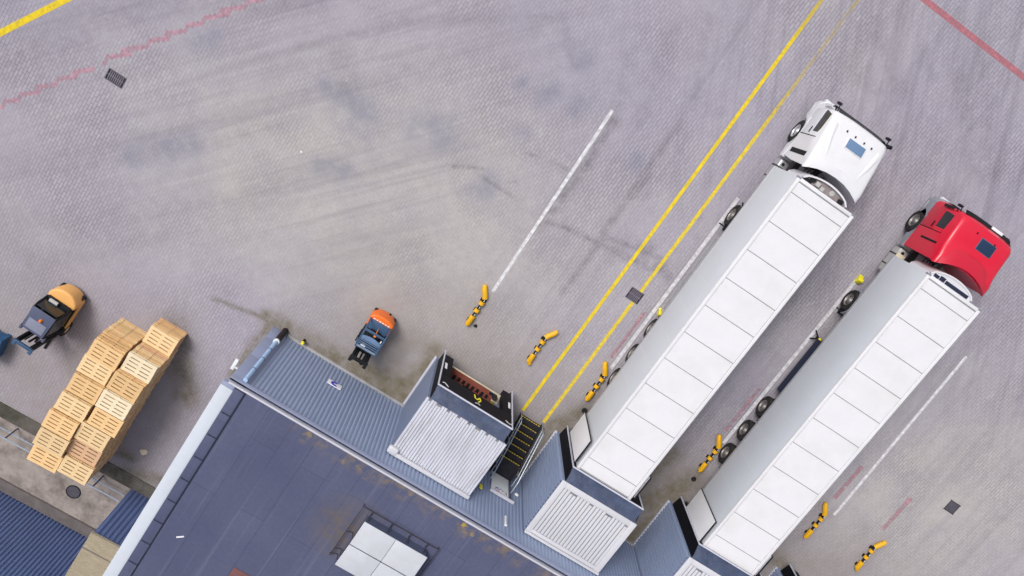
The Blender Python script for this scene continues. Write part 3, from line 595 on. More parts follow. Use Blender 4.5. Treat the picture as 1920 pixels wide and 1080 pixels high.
stroke([(4.56, 1.74), (4.58, 2.26)], .05, 'white_mark', 'mark_white', p1); stroke([(7.60, 1.83), (7.60, 2.33)], .05, 'white_mark', 'mark_white', p1)
stroke([(4.58, 3.72), (4.67, 3.66), (4.82, 3.84)], .028, 'white_mark', 'mark_white', p1); stroke([(7.45, 3.70), (7.55, 3.80)], .03, 'white_mark', 'mark_white', p1); stroke([(7.60, 3.82), (7.69, 3.78)], .03, 'white_mark', 'mark_white', p1)
mb = MB(); mb.box(0, .14, 0, .06, 0, .30)
tag(mb.build('warning_tag', 'mark_yellow', bevel=.004, loc=(8.30, YF + .04, 2.9)), 'small yellow tag on the wall left of the access door', 'tag')

# access stairs
t = thing('dock_stairs', 'dark steel stairs with yellow nosings and grey handrails up to the dock', 'stairs', (8.75, 0, 0))
n = 7; yb0, yt = -12.24, -14.10; rise = 1.2 / n; run = (yb0 - yt) / n
mb = MB()
for i in range(n): mb.box(0, 1.0, yb0 - i * run - run - .02, yb0 - i * run, (i + 1) * rise - .04, (i + 1) * rise)
mb.build('tread', 'stair_dark', t, smooth=False)
mb = MB()
for i in range(n):
    for q in range(8): mb.box(.02 + q * .121, .02 + q * .121 + .085, yb0 - i * run - .028, yb0 - i * run + .010, (i + 1) * rise + .001, (i + 1) * rise + .014)
mb.build('nosing', mat('nosing_yellow', (.62, .44, .05), .8, .35, 9, dirt=(.06, .06, .04), dirt_amt=.6, dirt_scale=9), t, smooth=False)
mb = MB()
for i in range(n): mb.box(.0, 1.0, yb0 - i * run - .02, yb0 - i * run - .012, i * rise, (i + 1) * rise - .04)
mb.build('riser', 'machine_black', t, smooth=False)
MB().box(0, 1.02, YF + .05, yt - .021, 1.15, 1.198).build('landing', 'stair_dark', t, bevel=.006)
mb = MB()
for xx in (-.05, 1.0): mb.prism([(yb0 + .06, 0), (yb0 + .06, .24), (yt, 1.26), (YF + .06, 1.26), (YF + .06, 1.05), (yt, 1.0)], 'x', xx + .001, xx + .048)
mb.build('stringer', 'stair_dark', t, smooth=False)
mb = MB()
for (xx, yy) in ((.1, -14.6), (.9, -14.6)): mb.box(xx - .04, xx + .04, yy - .04, yy + .04, 0, 1.15)
mb.build('support', 'stair_dark', t, smooth=False)
for xx in (-.03, 1.06):
    rl = MB(); slope = lambda y: 1.2 * (yb0 - y) / (yb0 - yt)
    rl.tube([(xx, yb0 + .05, .95), (xx, yt, 2.15), (xx, YF + .30, 2.20), (xx, YF + .10, 2.2)], .026, 8)
    h = rl.build('handrail', 'galv', t)
    MB().tube([(xx, yb0 + .05, .48), (xx, yt, 1.68), (xx, YF + .12, 1.70)], .020, 8).build('mid_rail', 'galv', t)
    for yy in (yb0 + .05, (yb0 + yt) / 2, yt): MB().tube([(xx, yy, max(slope(yy) - .05, 0)), (xx, yy, .95 + slope(yy) - .05)], .022, 8).build('post', 'galv', t)
t = thing('access_door', 'white access door with blue and red marks at the head of the stairs', 'door', (8.86, YF + .035, 1.20))
MB().box(0, .84, 0, .05, .03, 1.66).build('leaf', 'board_white', t, bevel=.006)
MB().box(-.05, 1.10, -.0, .13, 1.661, 1.70).build('lintel', 'coping', t, smooth=False)
MB().box(.842, .98, 0, .045, .03, 1.66).build('jamb', 'fork_slate', t, smooth=False)
mb = MB()
def q(x, z, w_, h, mbx): mbx.box(x, x + w_, .051, .054, z, z + h)
for (x, z, w_, h) in ((.20, 1.22, .12, .05), (.26, 1.16, .06, .12), (.34, 1.24, .05, .10), (.40, 1.15, .10, .05), (.17, 1.30, .05, .06), (.52, 1.19, .07, .06)): q(x, z, w_, h, mb)
mb.build('blue_mark', 'logo_blue', t, smooth=False)
mb = MB()
for (x, z, w_, h) in ((.24, 1.42, .16, .05), (.44, 1.46, .06, .04)): q(x, z, w_, h, mb)
mb.build('red_mark', 'logo_red', t, smooth=False)
mb = MB()
for (x, z, w_, h) in ((.66, 1.22, .09, .05), (.72, 1.27, .05, .10)): q(x, z, w_, h, mb)
mb.build('brown_mark', 'rust', t, smooth=False)

# railing along the footpath
t = thing('path_railing', 'low blue-grey pipe railing between the drain strip and the footpath', 'railing', (0, -24.96, 0))
for xa, xb in ((-40, -3.66),):
    MB().tube([(xa, 0, 1.0), (xb, 0, 1.0)], .030, 8).build('top_rail', 'rail_blue', t)
    MB().tube([(xa, 0, .52), (xb, 0, .52)], .026, 8).build('mid_rail', 'rail_blue', t)
for xx in (-21.3, -17.2, -13.1, -9.04, -4.94): MB().tube([(xx, 0, 0), (xx, 0, 1.0)], .034, 8).build('post', 'fork_slate', t)

# ---------------------------------------------------------------- lorries
def wheel(parent, x, y, r, w_, side, rim='rim_steel', steer=False):
    a = thing_part_wheel(parent, x, y, r, w_, side, rim); return a
def thing_part_wheel(parent, x, y, r, w_, side, rim):
    # tyre is the part, the rim its sub-part; axis along x, outer face towards side
    h = w_ / 2
    ty = MB().lathe([(-h, r * .56), (-h, r * .90), (-h * .8, r * .985), (-h * .3, r), (h * .3, r), (h * .8, r * .985), (h, r * .90), (h, r * .56)], 'x', (0, 0, 0), 30).build('wheel', 'rubber', parent, loc=(x, y, r))
    s = side
    MB().lathe([(s * (h - .002), r * .56), (s * (h + .010), r * .55), (s * (h - .05), r * .48), (s * (h - .07), r * .32), (s * (h - .02), r * .26), (s * (h + .02), r * .20), (s * (h + .03), .001)], 'x', (0, 0, 0), 24).build('rim', rim, ty)
    mb = MB()
    for q in range(8):
        an = 2 * math.pi * q / 8; cy, cz = r * .40 * math.cos(an), r * .40 * math.sin(an)
        mb.lathe([(s * (h - .065), .028), (s * (h - .045), .028), (s * (h - .045), .001)], 'x', (0, cy, cz), 8)
    mb.build('wheel_nuts', 'chassis', ty)
    return ty

def trailer(label, xc, yf, side_panel, seams, reefer_open):
    t = thing('semi_trailer', label, 'trailer', (xc, yf, 0), 0, 'white box trailers backed onto the dock')
    hw, Ln, z0, z1 = 1.275, 13.62, 1.12, 3.97
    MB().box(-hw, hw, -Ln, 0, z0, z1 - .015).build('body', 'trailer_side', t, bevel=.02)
    mb = MB()                                             # roof panels between the seams
    ys = [-.16] + seams + [-Ln + .05]
    for a, b_ in zip(ys, ys[1:]): mb.box(-hw + .14, hw - .14, b_ + .016, a - .016, z1 - .013, z1 + .012)
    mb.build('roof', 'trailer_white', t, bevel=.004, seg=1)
    MB().box(-hw + .13, hw - .13, -Ln + .03, -.13, z1 - .015, z1 - .002).build('roof_seam', 'seam', t, smooth=False)
    for s in (-1, 1): MB().box(s * (hw + .006), s * (hw - .125), -Ln, -.05, z1 - .075, z1 + .03).build('roof_rail', 'trailer_white', t, bevel=.012)
    MB().box(-hw + .127, hw - .127, -.125, .004, z1 - .075, z1 + .028).build('front_rail', 'trailer_white', t, bevel=.012)
    for s in (-1, 1): MB().box(s * (hw + .012), s * (hw - .13), -.048, .02, z1 - .16, z1 + .034).build('corner_cap', 'cab_grey', t, bevel=.012)
    for s in (-1, 1): MB().box(s * (hw + .008), s * (hw - .02), -Ln, 0.003, z0 - .05, z0 + .10).build('side_rail', 'aluminium', t, bevel=.006)
    mb = MB()
    for q in range(1, 11): mb.box(-hw - .003, -hw + .001, -q * 1.25 - .006, -q * 1.25 + .006, z0 + .12, z1 - .09); mb.box(hw - .001, hw + .003, -q * 1.25 - .006, -q * 1.25 + .006, z0 + .12, z1 - .09)
    mb.build('panel_joint', 'trailer_white', t, smooth=False)
    # cooling unit on the front wall: bowed housing with an open top
    n = 14; out = [(-1.02 + 2.04 * i / n, .10 + .34 * math.sin(math.pi * (i / n)) ** .55) for i in range(n + 1)]
    poly = [(x, y) for x, y in out] + [(1.02, .003), (-1.02, .003)]
    rf = MB().prism(poly, 'z', 2.0, 3.48).build('cooling_unit', 'reefer_white', t, smooth=True)
    inner = [(x * .93, .03 + (y - .03) * .84) for x, y in out]
    rim = MB(); m_ = len(out)
    rim.add([(x, y, 3.481) for x, y in out] + [(x, y, 3.60) for x, y in out] + [(x, y, 3.60) for x, y in inner] + [(x, y, 3.481) for x, y in inner],
            [f for i in range(m_ - 1) for f in ((i, i + 1, m_ + i + 1, m_ + i), (m_ + i, m_ + i + 1, 2 * m_ + i + 1, 2 * m_ + i), (2 * m_ + i, 2 * m_ + i + 1, 3 * m_ + i + 1, 3 * m_ + i))])
    rim.build('housing_rim', 'reefer_white', rf)
    if reefer_open:
        MB().prism([(x, y) for x, y in inner] + [(.93, .02), (-.93, .02)], 'z', 3.482, 3.50).build('engine_bay', 'reefer', rf, smooth=False)
        mb = MB(); mb.box(-.45, -.28, .10, .26, 3.50, 3.60); mb.box(-.20, -.05, .06, .2, 3.5, 3.56); mb.lathe([(3.50, .10), (3.53, .10), (3.53, .001)], 'z', (.28, .20, 0), 16); mb.build('engine_parts', 'tank_grey', rf)
        mb = MB(); mb.box(-.90, -.60, .04, .16, 3.5, 3.58); mb.box(.62, .80, .05, .2, 3.5, 3.62); mb.lathe([(3.501, .12), (3.56, .12), (3.56, .001)], 'z', (-.60, .24, 0), 16); mb.build('fan_housing', 'machine_black', rf)
    else:
        g = MB().prism([(x, y) for x, y in inner] + [(.93, .02), (-.93, .02)], 'z', 3.482, 3.565).build('top_cover', 'reefer_white', rf, smooth=False)
        mb = MB(); mb.box(-.84, -.62, .05, .17, 3.566, 3.60); mb.box(-.30, .78, .05, .185, 3.566, 3.595); mb.box(-.58, -.36, .06, .22, 3.566, 3.61); mb.build('grille', 'navy', rf, smooth=False)
    # undercarriage
    mb = MB()
    for s in (-1, 1): mb.box(s * .38, s * .50, -Ln + .1, -.2, .80, z0 - .002)
    for q in range(9): mb.box(-hw + .1, hw - .1, -1.0 - q * 1.45, -.92 - q * 1.45, .95, z0 - .003)
    mb.build('chassis', 'chassis', t, smooth=False)
    for ya in (-8.08, -9.39, -10.70):
        MB().tube([(-1.05, ya, .5), (1.05, ya, .5)], .075, 10).build('axle', 'chassis', t)
        for s in (-1, 1): thing_part_wheel(t, s * (1.06 if side_panel else .93), ya, .50, .38, s, 'rim_steel')
        for s in (-1, 1): MB().prism([(ya - .60, .96), (ya - .45, 1.06), (ya + .45, 1.06), (ya + .60, .96), (ya + .60, .985), (ya + .45, 1.085), (ya - .45, 1.085), (ya - .60, .985)], 'x', s * .92, s * 1.27).build('mudguard', 'black_plastic', t, smooth=False)
    for s in (-1, 1):
        lg = MB().box(s * .86, s * 1.00, -3.05, -2.90, .10, 1.1).build('landing_leg', 'machine_black', t, bevel=.01)
        MB().box(s * .80, s * 1.06, -3.13, -2.82, .02, .098).build('foot', 'machine_black', lg, bevel=.01)
    MB().tube([(-1.0, -2.97, .70), (-1.40, -2.97, .70), (-1.40, -2.97, .52), (-1.46, -2.97, .52)], .03, 8).build('crank', 'machine_black', t)
    # side guard or pallet box between legs and axles
    if side_panel:
        MB().box(-1.24, -.55, -7.15, -4.45, .48, z0 - .06).build('pallet_box', 'navy', t, bevel=.02)
        MB().box(.55, 1.24, -7.15, -4.45, .48, z0 - .06).build('pallet_box', 'navy', t, bevel=.02)
    else:
        for s in (-1, 1):
            MB().box(s * 1.19, s * 1.23, -7.2, -3.4, .50, .62).box(s * 1.19, s * 1.23, -7.2, -3.4, .78, .90).build('side_guard', 'aluminium', t, smooth=False)
            mb = MB()
            for yy in (-3.6, -5.3, -7.0): mb.box(s * 1.15, s * 1.188, yy - .04, yy + .04, .5, z0 - .06)
            mb.build('guard_bracket', 'chassis', t, smooth=False)
        MB().box(-1.20, -.5, -2.75, -1.75, .55, z0 - .06).build('tool_box', 'cab_grey', t, bevel=.02)
    # rear doors folded forward along the sides, lamp bar
    for s in (-1, 1):
        dr = MB().box(s * 1.405, s * 1.455, -13.50, -12.42, 1.28, 3.90).build('rear_door', 'trailer_white', t, bevel=.012)
        MB().box(s * 1.398, s * 1.458, -13.515, -13.502, 1.27, 3.91).box(s * 1.398, s * 1.458, -12.418, -12.40, 1.27, 3.91).box(s * 1.398, s * 1.458, -13.50, -12.42, 3.902, 3.925).build('seal', 'black_plastic', dr, smooth=False)
        mb = MB()
        for yy in (-12.75, -13.15): mb.tube([(s * 1.385, yy, 1.3), (s * 1.385, yy, 3.88)], .016, 8)
        mb.build('lock_rod', 'aluminium', dr)
        mb = MB()
        for zz in (1.6, 2.6, 3.6): mb.box(s * 1.276, s * 1.404, -13.58, -13.52, zz, zz + .10)
        mb.build('hinge', 'aluminium', dr, smooth=False)
        MB().box(s * 1.285, s * 1.33, -12.9, -12.72, 3.2, 3.32).build('marker_lamp', 'lamp_red', t, bevel=.01)
    MB().box(-1.25, 1.25, -Ln - .03, -Ln + .12, .55, .75).build('rear_bumper', 'chassis', t, bevel=.02)
    for s in (-1, 1): MB().box(s * .85, s * 1.22, -Ln - .045, -Ln - .031, .58, .72).build('tail_lamp', 'lamp_red', t, bevel=.004)
    return t
sm1 = [-.59, -1.84, -3.09, -4.35, -5.60, -6.85, -8.09, -9.30, -10.53, -11.77, -13.00]
sm2 = [-.59, -1.87, -3.09, -4.32, -5.54, -6.76, -7.98, -9.20, -10.41, -11.63, -12.84]
tr1 = trailer('white box trailer coupled to the white cab, open front cooling unit', 12.035, 2.15, False, sm1, True)
tr2 = trailer('white box trailer coupled to the red cab, navy grille on its front cooling unit', 18.20, 2.02, True, sm2, False)

def cab_loft(prof, hw, notch, stations, mat_, parent, name, crown=.03):
    vs = []; n = len(prof); cy = sum(p[0] for p in prof) / n; top = max(p[1] for p in prof)
    for x, ins in stations:
        for (y, z, kind) in prof:
            yy, zz = y, z
            if kind == 'rear': yy = y + notch * max(0, 1 - (abs(x) / hw) ** 2.2) + ins * .4
            if kind == 'front': yy = y - ins * 1.1 - .10 * (abs(x) / hw) ** 4
            if kind == 'roof': zz = z - ins * .9 + crown * (1 - (x / hw) ** 2)
            if kind == 'rfront': zz = z - ins * .9 + crown * (1 - (x / hw) ** 2); yy = y - ins * .9 - .10 * (abs(x) / hw) ** 4
            if kind == 'rrear': zz = z - ins * .7 + crown * (1 - (x / hw) ** 2); yy = y + notch * max(0, 1 - (abs(x) / hw) ** 2.2)
            vs.append((x, yy, zz))
    m_ = len(stations)
    fs = [(i * n + k, (i + 1) * n + k, (i + 1) * n + (k + 1) % n, i * n + (k + 1) % n) for i in range(m_ - 1) for k in range(n)]
    fs += [tuple(range(n)), tuple(range((m_ - 1) * n, m_ * n))]
    return MB().add(vs, fs).build(name, mat_, parent)

def tractor(label, xc, yo, kind):
    t = thing('tractor_unit', label, 'lorry cab', (xc, yo, 0), 0, 'lorry cabs in front of the trailers')
    white = kind == 'white'
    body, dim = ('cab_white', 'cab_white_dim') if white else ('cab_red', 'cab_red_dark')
    hw = 1.23
    if white:
        prof = [(.55, 1.02, 'rear'), (.45, 2.0, 'rear'), (.42, 3.40, 'rear'), (.40, 3.56, 'rrear'), (.72, 3.56, 'rrear'), (1.20, 3.40, 'roof'), (1.75, 3.20, 'roof'), (2.30, 3.0, 'roof'), (2.62, 2.90, 'rfront'), (2.78, 2.78, 'front'), (2.98, 1.75, 'front'), (3.05, 1.3, 'front'), (3.03, 1.02, 'front')]
        fr, wy, roofz = 3.03, 1.62, 3.02
    else:
        prof = [(.52, 1.02, 'rear'), (.50, 2.0, 'rear'), (.48, 3.30, 'rear'), (.46, 3.62, 'rrear'), (.80, 3.62, 'rrear'), (1.20, 3.46, 'roof'), (1.70, 3.36, 'roof'), (2.25, 3.28, 'roof'), (2.50, 3.20, 'rfront'), (2.62, 3.02, 'front'), (2.72, 1.9, 'front'), (2.80, 1.3, 'front'), (2.78, 1.02, 'front')]
        fr, wy, roofz = 2.78, 1.58, 3.30
    st = [(-hw, .11), (-hw + .03, .05), (-hw + .09, .012), (-hw + .2, 0), (-.75, 0), (-.4, 0), (0, 0), (.4, 0), (.75, 0), (hw - .2, 0), (hw - .09, .012), (hw - .03, .05), (hw, .11)]
    cab_loft(prof, hw, .34, st, body, t, 'cab')
    # raised wind deflector on the rear half of the roof
    if white:
        for s in (-1, 1):      # sculpted ridges running from the front corners to the rear centre
            mb = MB(); n = 10; vs = []
            for i in range(n + 1):
                u = i / n; x = s * (1.00 - .42 * u ** 1.5); y = 2.35 - 1.55 * u; z = 3.0 + .52 * u ** .95 + .012
                for dx, dz in ((-.10, -.02), (-.03, .035), (.03, .035), (.12, -.02)): vs.append((x + s * dx, y, z + dz * math.sin(math.pi * min(1, u * 1.15 + .03)) ** .5))
            fs = [(i * 4 + k, (i + 1) * 4 + k, (i + 1) * 4 + k + 1, i * 4 + k + 1) for i in range(n) for k in range(3)]
            mb.add(vs, fs).build('roof_ridge', body, t)
    else:
        n, k_ = 16, 5; vs = []
        for i in range(n + 1):
            x = -1.12 + 2.24 * i / n; e = max(0, 1 - (abs(x) / 1.12) ** 4)
            yb_ = .50 + .36 * (1 - (x / 1.15) ** 2); yfr = .90 + .55 * (1 - (abs(x) / 1.15) ** 3.0)
            for j in range(k_ + 1):
                u = j / k_; y = yfr + (yb_ - yfr) * u
                base = 3.46 + (1.2 - y) * .22 if y < 1.2 else 3.46 - (y - 1.2) * .17
                vs.append((x, y, base + .02 + (.23 * u ** .6) * (.35 + .65 * e)))
        fs = [(i * (k_ + 1) + j, (i + 1) * (k_ + 1) + j, (i + 1) * (k_ + 1) + j + 1, i * (k_ + 1) + j + 1) for i in range(n) for j in range(k_)]
        bot = len(vs); vs += [(v[0], v[1], v[2] - .12) for v in vs]
        fs += [tuple(reversed([q + bot for q in f])) for f in fs]
        w_ = k_ + 1
        for i in range(n): fs += [(i * w_, (i + 1) * w_, (i + 1) * w_ + bot, i * w_ + bot), (i * w_ + k_, i * w_ + k_ + bot, (i + 1) * w_ + k_ + bot, (i + 1) * w_ + k_)]
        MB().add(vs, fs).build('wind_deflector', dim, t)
    # rear wall below the deflector
    MB().box(-1.05, 1.05, .90, .93, 1.05, 3.30).build('rear_wall', 'machine_black', t, smooth=False)
    # roof hatch
    hx, hy, hwx, hwy, hz = (.07, 2.0, .40, .22, 3.17) if white else (.20, 1.95, .36, .25, 3.36)
    fh = MB().box(hx - hwx, hx + hwx, hy - hwy, hy + hwy, hz - .05, hz + .0).build('roof_hatch', body if white else 'hatch_rim', t, bevel=.05)
    fh.rotation_euler = (R(-19 if white else -8), 0, 0); fh.location = (0, hy * (1 - math.cos(R(19 if white else 8))) - hz * math.sin(R(19 if white else 8)) * (1 if True else 0), 0)
    # place the hatch properly: build about its own centre
    fh.data.transform(Matrix.Translation((-hx, -hy, -hz))); fh.location = (hx, hy, hz + .005)
    pn = MB().box(-hwx + .035, hwx - .035, -hwy + .035, hwy - .035, .001, .018).build('pane', 'hatch_blue' if white else 'hatch_dark', fh, bevel=.012)
    for xx in ((-.50, -.12, .28, .62) if white else (-.42, .42)):
        yv = 2.33 if white else 2.22
        MB().box(xx - .02, xx + .02, yv - .045, yv + .03, roofz - .05, roofz + .055).build('roof_marker', 'machine_black', t, bevel=.012)
    # windscreen, visor, grille, bumper
    sl = (prof[9][0] - prof[10][0]) / (prof[9][1] - prof[10][1])
    zb, ztp = prof[10][1] + .05, prof[9][1] - .10
    yy = lambda z: prof[10][0] + sl * (z - prof[10][1]) + .012
    mb = MB(); n = 12
    xs = [-1.02 + 2.04 * i / n for i in range(n + 1)]
    vs = [(x, yy(z) - .10 * (abs(x) / hw) ** 4 - o, z) for x in xs for z in (zb, ztp) for o in (0, .02)]
    mb.add(vs, [f for i in range(n) for f in ((4 * i, 4 * i + 4, 4 * i + 6, 4 * i + 2), (4 * i, 4 * i + 1, 4 * i + 5, 4 * i + 4), (4 * i + 2, 4 * i + 6, 4 * i + 7, 4 * i + 3))]).build('windscreen', 'glass_dark', t)
    VD = .10 if white else .15
    vis = MB(); vs = []
    for x in xs:
        y0 = prof[9][0] - .10 * (abs(x) / hw) ** 4; z0 = prof[9][1]
        vs += [(x * 1.06, y0 - .02, z0 + .03), (x * 1.06, y0 + VD, z0 - .16), (x * 1.06, y0 + VD - .01, z0 - .20), (x * 1.06, y0 - .02, z0 - .02)]
    vis.add(vs, [f for i in range(n) for f in ((4 * i, 4 * i + 4, 4 * i + 5, 4 * i + 1), (4 * i + 1, 4 * i + 5, 4 * i + 6, 4 * i + 2), (4 * i + 2, 4 * i + 6, 4 * i + 7, 4 * i + 3))] + [(0, 1, 2, 3), (4 * n, 4 * n + 3, 4 * n + 2, 4 * n + 1)])
    vis.build('sun_visor', 'glass_dark' if white else 'machine_black', t)
    if not white: MB().box(.10, .62, prof[9][0] + .02, prof[9][0] + .155, prof[9][1] - .09, prof[9][1] - .05).build('visor_reflection', 'mark_white', t, bevel=.01).rotation_euler = (0, 0, 0)  # white bar painted in for the bright reflecting segment of the visor
    MB().box(-.85, .85, fr - .02, fr + .03, .98, 1.50).build('grille', 'black_plastic', t, bevel=.015)
    bc = dim if white else 'cab_grey'
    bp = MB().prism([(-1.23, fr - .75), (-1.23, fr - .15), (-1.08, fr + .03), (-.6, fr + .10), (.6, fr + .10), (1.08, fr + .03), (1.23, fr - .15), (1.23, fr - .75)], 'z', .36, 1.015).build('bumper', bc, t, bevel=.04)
    for s in (-1, 1): MB().box(s * .72, s * 1.10, fr - .02, fr + .105, .72, .92).build('headlight', 'headlight', t, bevel=.03)
    # sides
    for s in (-1, 1):
        X = s * (hw + .004)
        MB().prism([(wy + .14, 2.10), (fr - .42, 2.04), (fr - .36, 2.12), (fr - .50, 2.70), (wy + .30, 2.70), (wy + .14, 2.62)] if white else [(wy + .12, 2.12), (fr - .42, 2.02), (fr - .38, 2.10), (fr - .46, 2.74), (wy + .12, 2.74)], 'x', s * (hw - .02), X).build('side_window', 'glass_dark', t, smooth=False)
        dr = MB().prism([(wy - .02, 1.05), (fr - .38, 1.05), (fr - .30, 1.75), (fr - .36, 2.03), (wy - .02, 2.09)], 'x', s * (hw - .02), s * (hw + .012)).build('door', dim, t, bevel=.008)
        MB().box(s * (hw + .013), s * (hw + .04), wy + .06, wy + .30, 1.86, 1.92).build('handle', 'machine_black', dr, bevel=.006)
        mb = MB()
        mb.box(X, s * (hw + .010), wy - .055, wy - .030, 1.10, 2.75)
        mb.build('door_gap', 'machine_black', t, smooth=False)
        if white:
            MB().box(s * (hw + .001), s * (hw + .012), .78, .96, 1.40, 3.0).build('air_intake', 'machine_black', t, smooth=False)
        else:
            MB().box(s * (hw + .001), s * (hw + .012), 1.10, 1.18, 1.75, 2.95).build('air_intake', 'machine_black', t, smooth=False)
        # lower side: arch and steps
        ay = 1.60
        a1 = [(ay + .62 * math.cos(a), .50 + .62 * math.sin(a)) for a in [math.pi * q / 10 for q in range(11)]]
        pl = [(fr - .78, .42), (fr - .78, 1.10), (.50, 1.10), (.50, .72), (ay - .64, .72)] + [p for p in reversed(a1) if p[1] > .6]
        pl = [(fr - .76, .55), (fr - .76, 1.09), (.50, 1.09), (.50, .80)] + list(reversed([p for p in a1 if p[1] > .62]))
        MB().prism(pl, 'x', s * (hw - .10), s * (hw + .03)).build('wheel_arch', dim if white else 'cab_grey', t, bevel=.008, smooth=True)
        MB().box(s * (hw - .10), s * (hw + .012), fr - .60, fr - .24, .42, .50).build('step', 'aluminium', t, bevel=.01)
        # mirror on an arm
        o_ = 0 if s > 0 else -.19
        mr_ = MB().box(s * (hw + .06 + o_ * .2), s * (hw + .28 + o_), fr - .26, fr - .15, 1.75, 2.45).build('mirror', 'black_plastic' if (not white or s > 0) else dim, t, bevel=.035)
        MB().tube([(s * (hw - .06), fr - .30, 2.60), (s * (hw + .12 + o_ * .5), fr - .18, 2.64), (s * (hw + .17 + o_ * .7), fr - .20, 2.44)], .030, 8).build('arm', 'black_plastic', mr_)
        cm = MB().box(s * (hw - .16), s * (hw + .0), fr - .06, fr + .03, 2.36, 2.56).build('corner_mirror', 'black_plastic', t, bevel=.02)
        MB().tube([(s * (hw - .10), prof[9][0] - .10, 2.70), (s * (hw - .08), fr - .02, 2.60), (s * (hw - .08), fr - .02, 2.50)], .022, 6).build('arm', 'black_plastic', cm)
        # chassis side equipment
        tk = MB().box(s * .72, s * 1.16, -.62 if white else -.75, .42, .45, 1.02).build('fuel_tank', 'tank_grey' if not white else 'aluminium', t, bevel=.10, seg=4)
        mb = MB()
        for yv in (-.40, .10): mb.box(s * .715, s * 1.168, yv - .03, yv + .03, .444, 1.028)
        mb.build('strap', 'chassis', tk, smooth=False)
        MB().lathe([(1.02, .06), (1.06, .06), (1.06, .001)], 'z', (s * .98, .26, 0), 12).build('filler_cap', 'machine_black', tk)
        bx = MB().box(s * .74, s * 1.20, .47, .80, .55, .95).build('battery_box', 'tank_grey', t, bevel=.03)
    if not white:
        MB().box(-1.18, -.80, -.28, .20, 1.03, 1.09).build('deck_plate', 'cream', t, bevel=.01)
    mb = MB()
    for s in (-1, 1): mb.box(s * .36, s * .46, -3.3, fr - .3, .62, .90)
    for yv in (-3.1, -1.6, -.2, .8): mb.box(-.36, .36, yv - .06, yv + .06, .66, .86)
    mb.build('chassis', 'chassis', t, smooth=False)
    MB().box(-.34, .34, -.55, .60, .905, .93).build('deck', 'aluminium', t, bevel=.01)
    mb = MB()
    for q in range(4):
        x0 = -.30 + q * .16; mb.tube([(x0, .88, 1.9), (x0 + .03, .55, 1.35 - .05 * q), (x0 - .05 + .1 * q, .25, 1.5), (x0, .02, 1.75)], .02, 6)
    mb.build('air_hoses', 'machine_black', t)
    ya = -2.40
    for s in (-1, 1):
        thing_part_wheel(t, s * 1.06, 1.60, .50, .32, s, 'rim_steel' if not white else 'aluminium')
        thing_part_wheel(t, s * .98, ya, .50, .56, s, 'rim_steel')
        MB().prism([(ya + .66 * math.cos(a), .50 + .60 * math.sin(a)) for a in [math.pi * (.08 + .84 * q / 10) for q in range(11)]] + [(ya + .62 * math.cos(a), .50 + .56 * math.sin(a)) for a in [math.pi * (.92 - .84 * q / 10) for q in range(11)]], 'x', s * .70, s * 1.25).build('mudguard', 'black_plastic' if white else 'cab_grey', t, smooth=False)
    MB().tube([(-1.0, 1.6, .5), (1.0, 1.6, .5)], .06, 8).tube([(-1.0, ya, .5), (1.0, ya, .5)], .09, 8).build('axle', 'chassis', t)
    return t
tractor('white lorry cab with blue roof hatch, coupled to the left trailer', 12.035, 2.12, 'white')
tractor('red lorry cab with dark roof hatch and grey lower side, coupled to the right trailer', 18.20, 2.0, 'red')
def chock(label, x, y, rz=0):
    o = MB().prism([(-.20, 0), (.20, 0), (.05, .24), (-.03, .26), (-.17, .10)], 'x', -.10, .10).build('wheel_chock', 'mark_yellow', bevel=.015, loc=(x, y, 0)); o.rotation_euler = (0, 0, rz); tag(o, label, 'wheel chock')
chock('yellow wheel chock on the ground at the drive wheel of the red cab', 16.98, .50)
chock('yellow wheel chock beside the middle of the white-cab lorry trailer', 11.02, -5.22, .4)
t = thing('trestle', 'small black support stand with a yellow knob under the red-cab trailer', 'stand', (17.06, -2.42, 0))
mb = MB()
for a in (0, 2.1, 4.2): mb.tube([(.24 * math.cos(a), .24 * math.sin(a), .0), (0, 0, .42)], .03, 8)
mb.box(-.14, .14, -.05, .05, .40, .50); mb.build('frame', 'machine_black', t); MB().lathe([(.501, .07), (.56, .06), (.57, .001)], 'z').build('knob', 'mark_yellow', t)

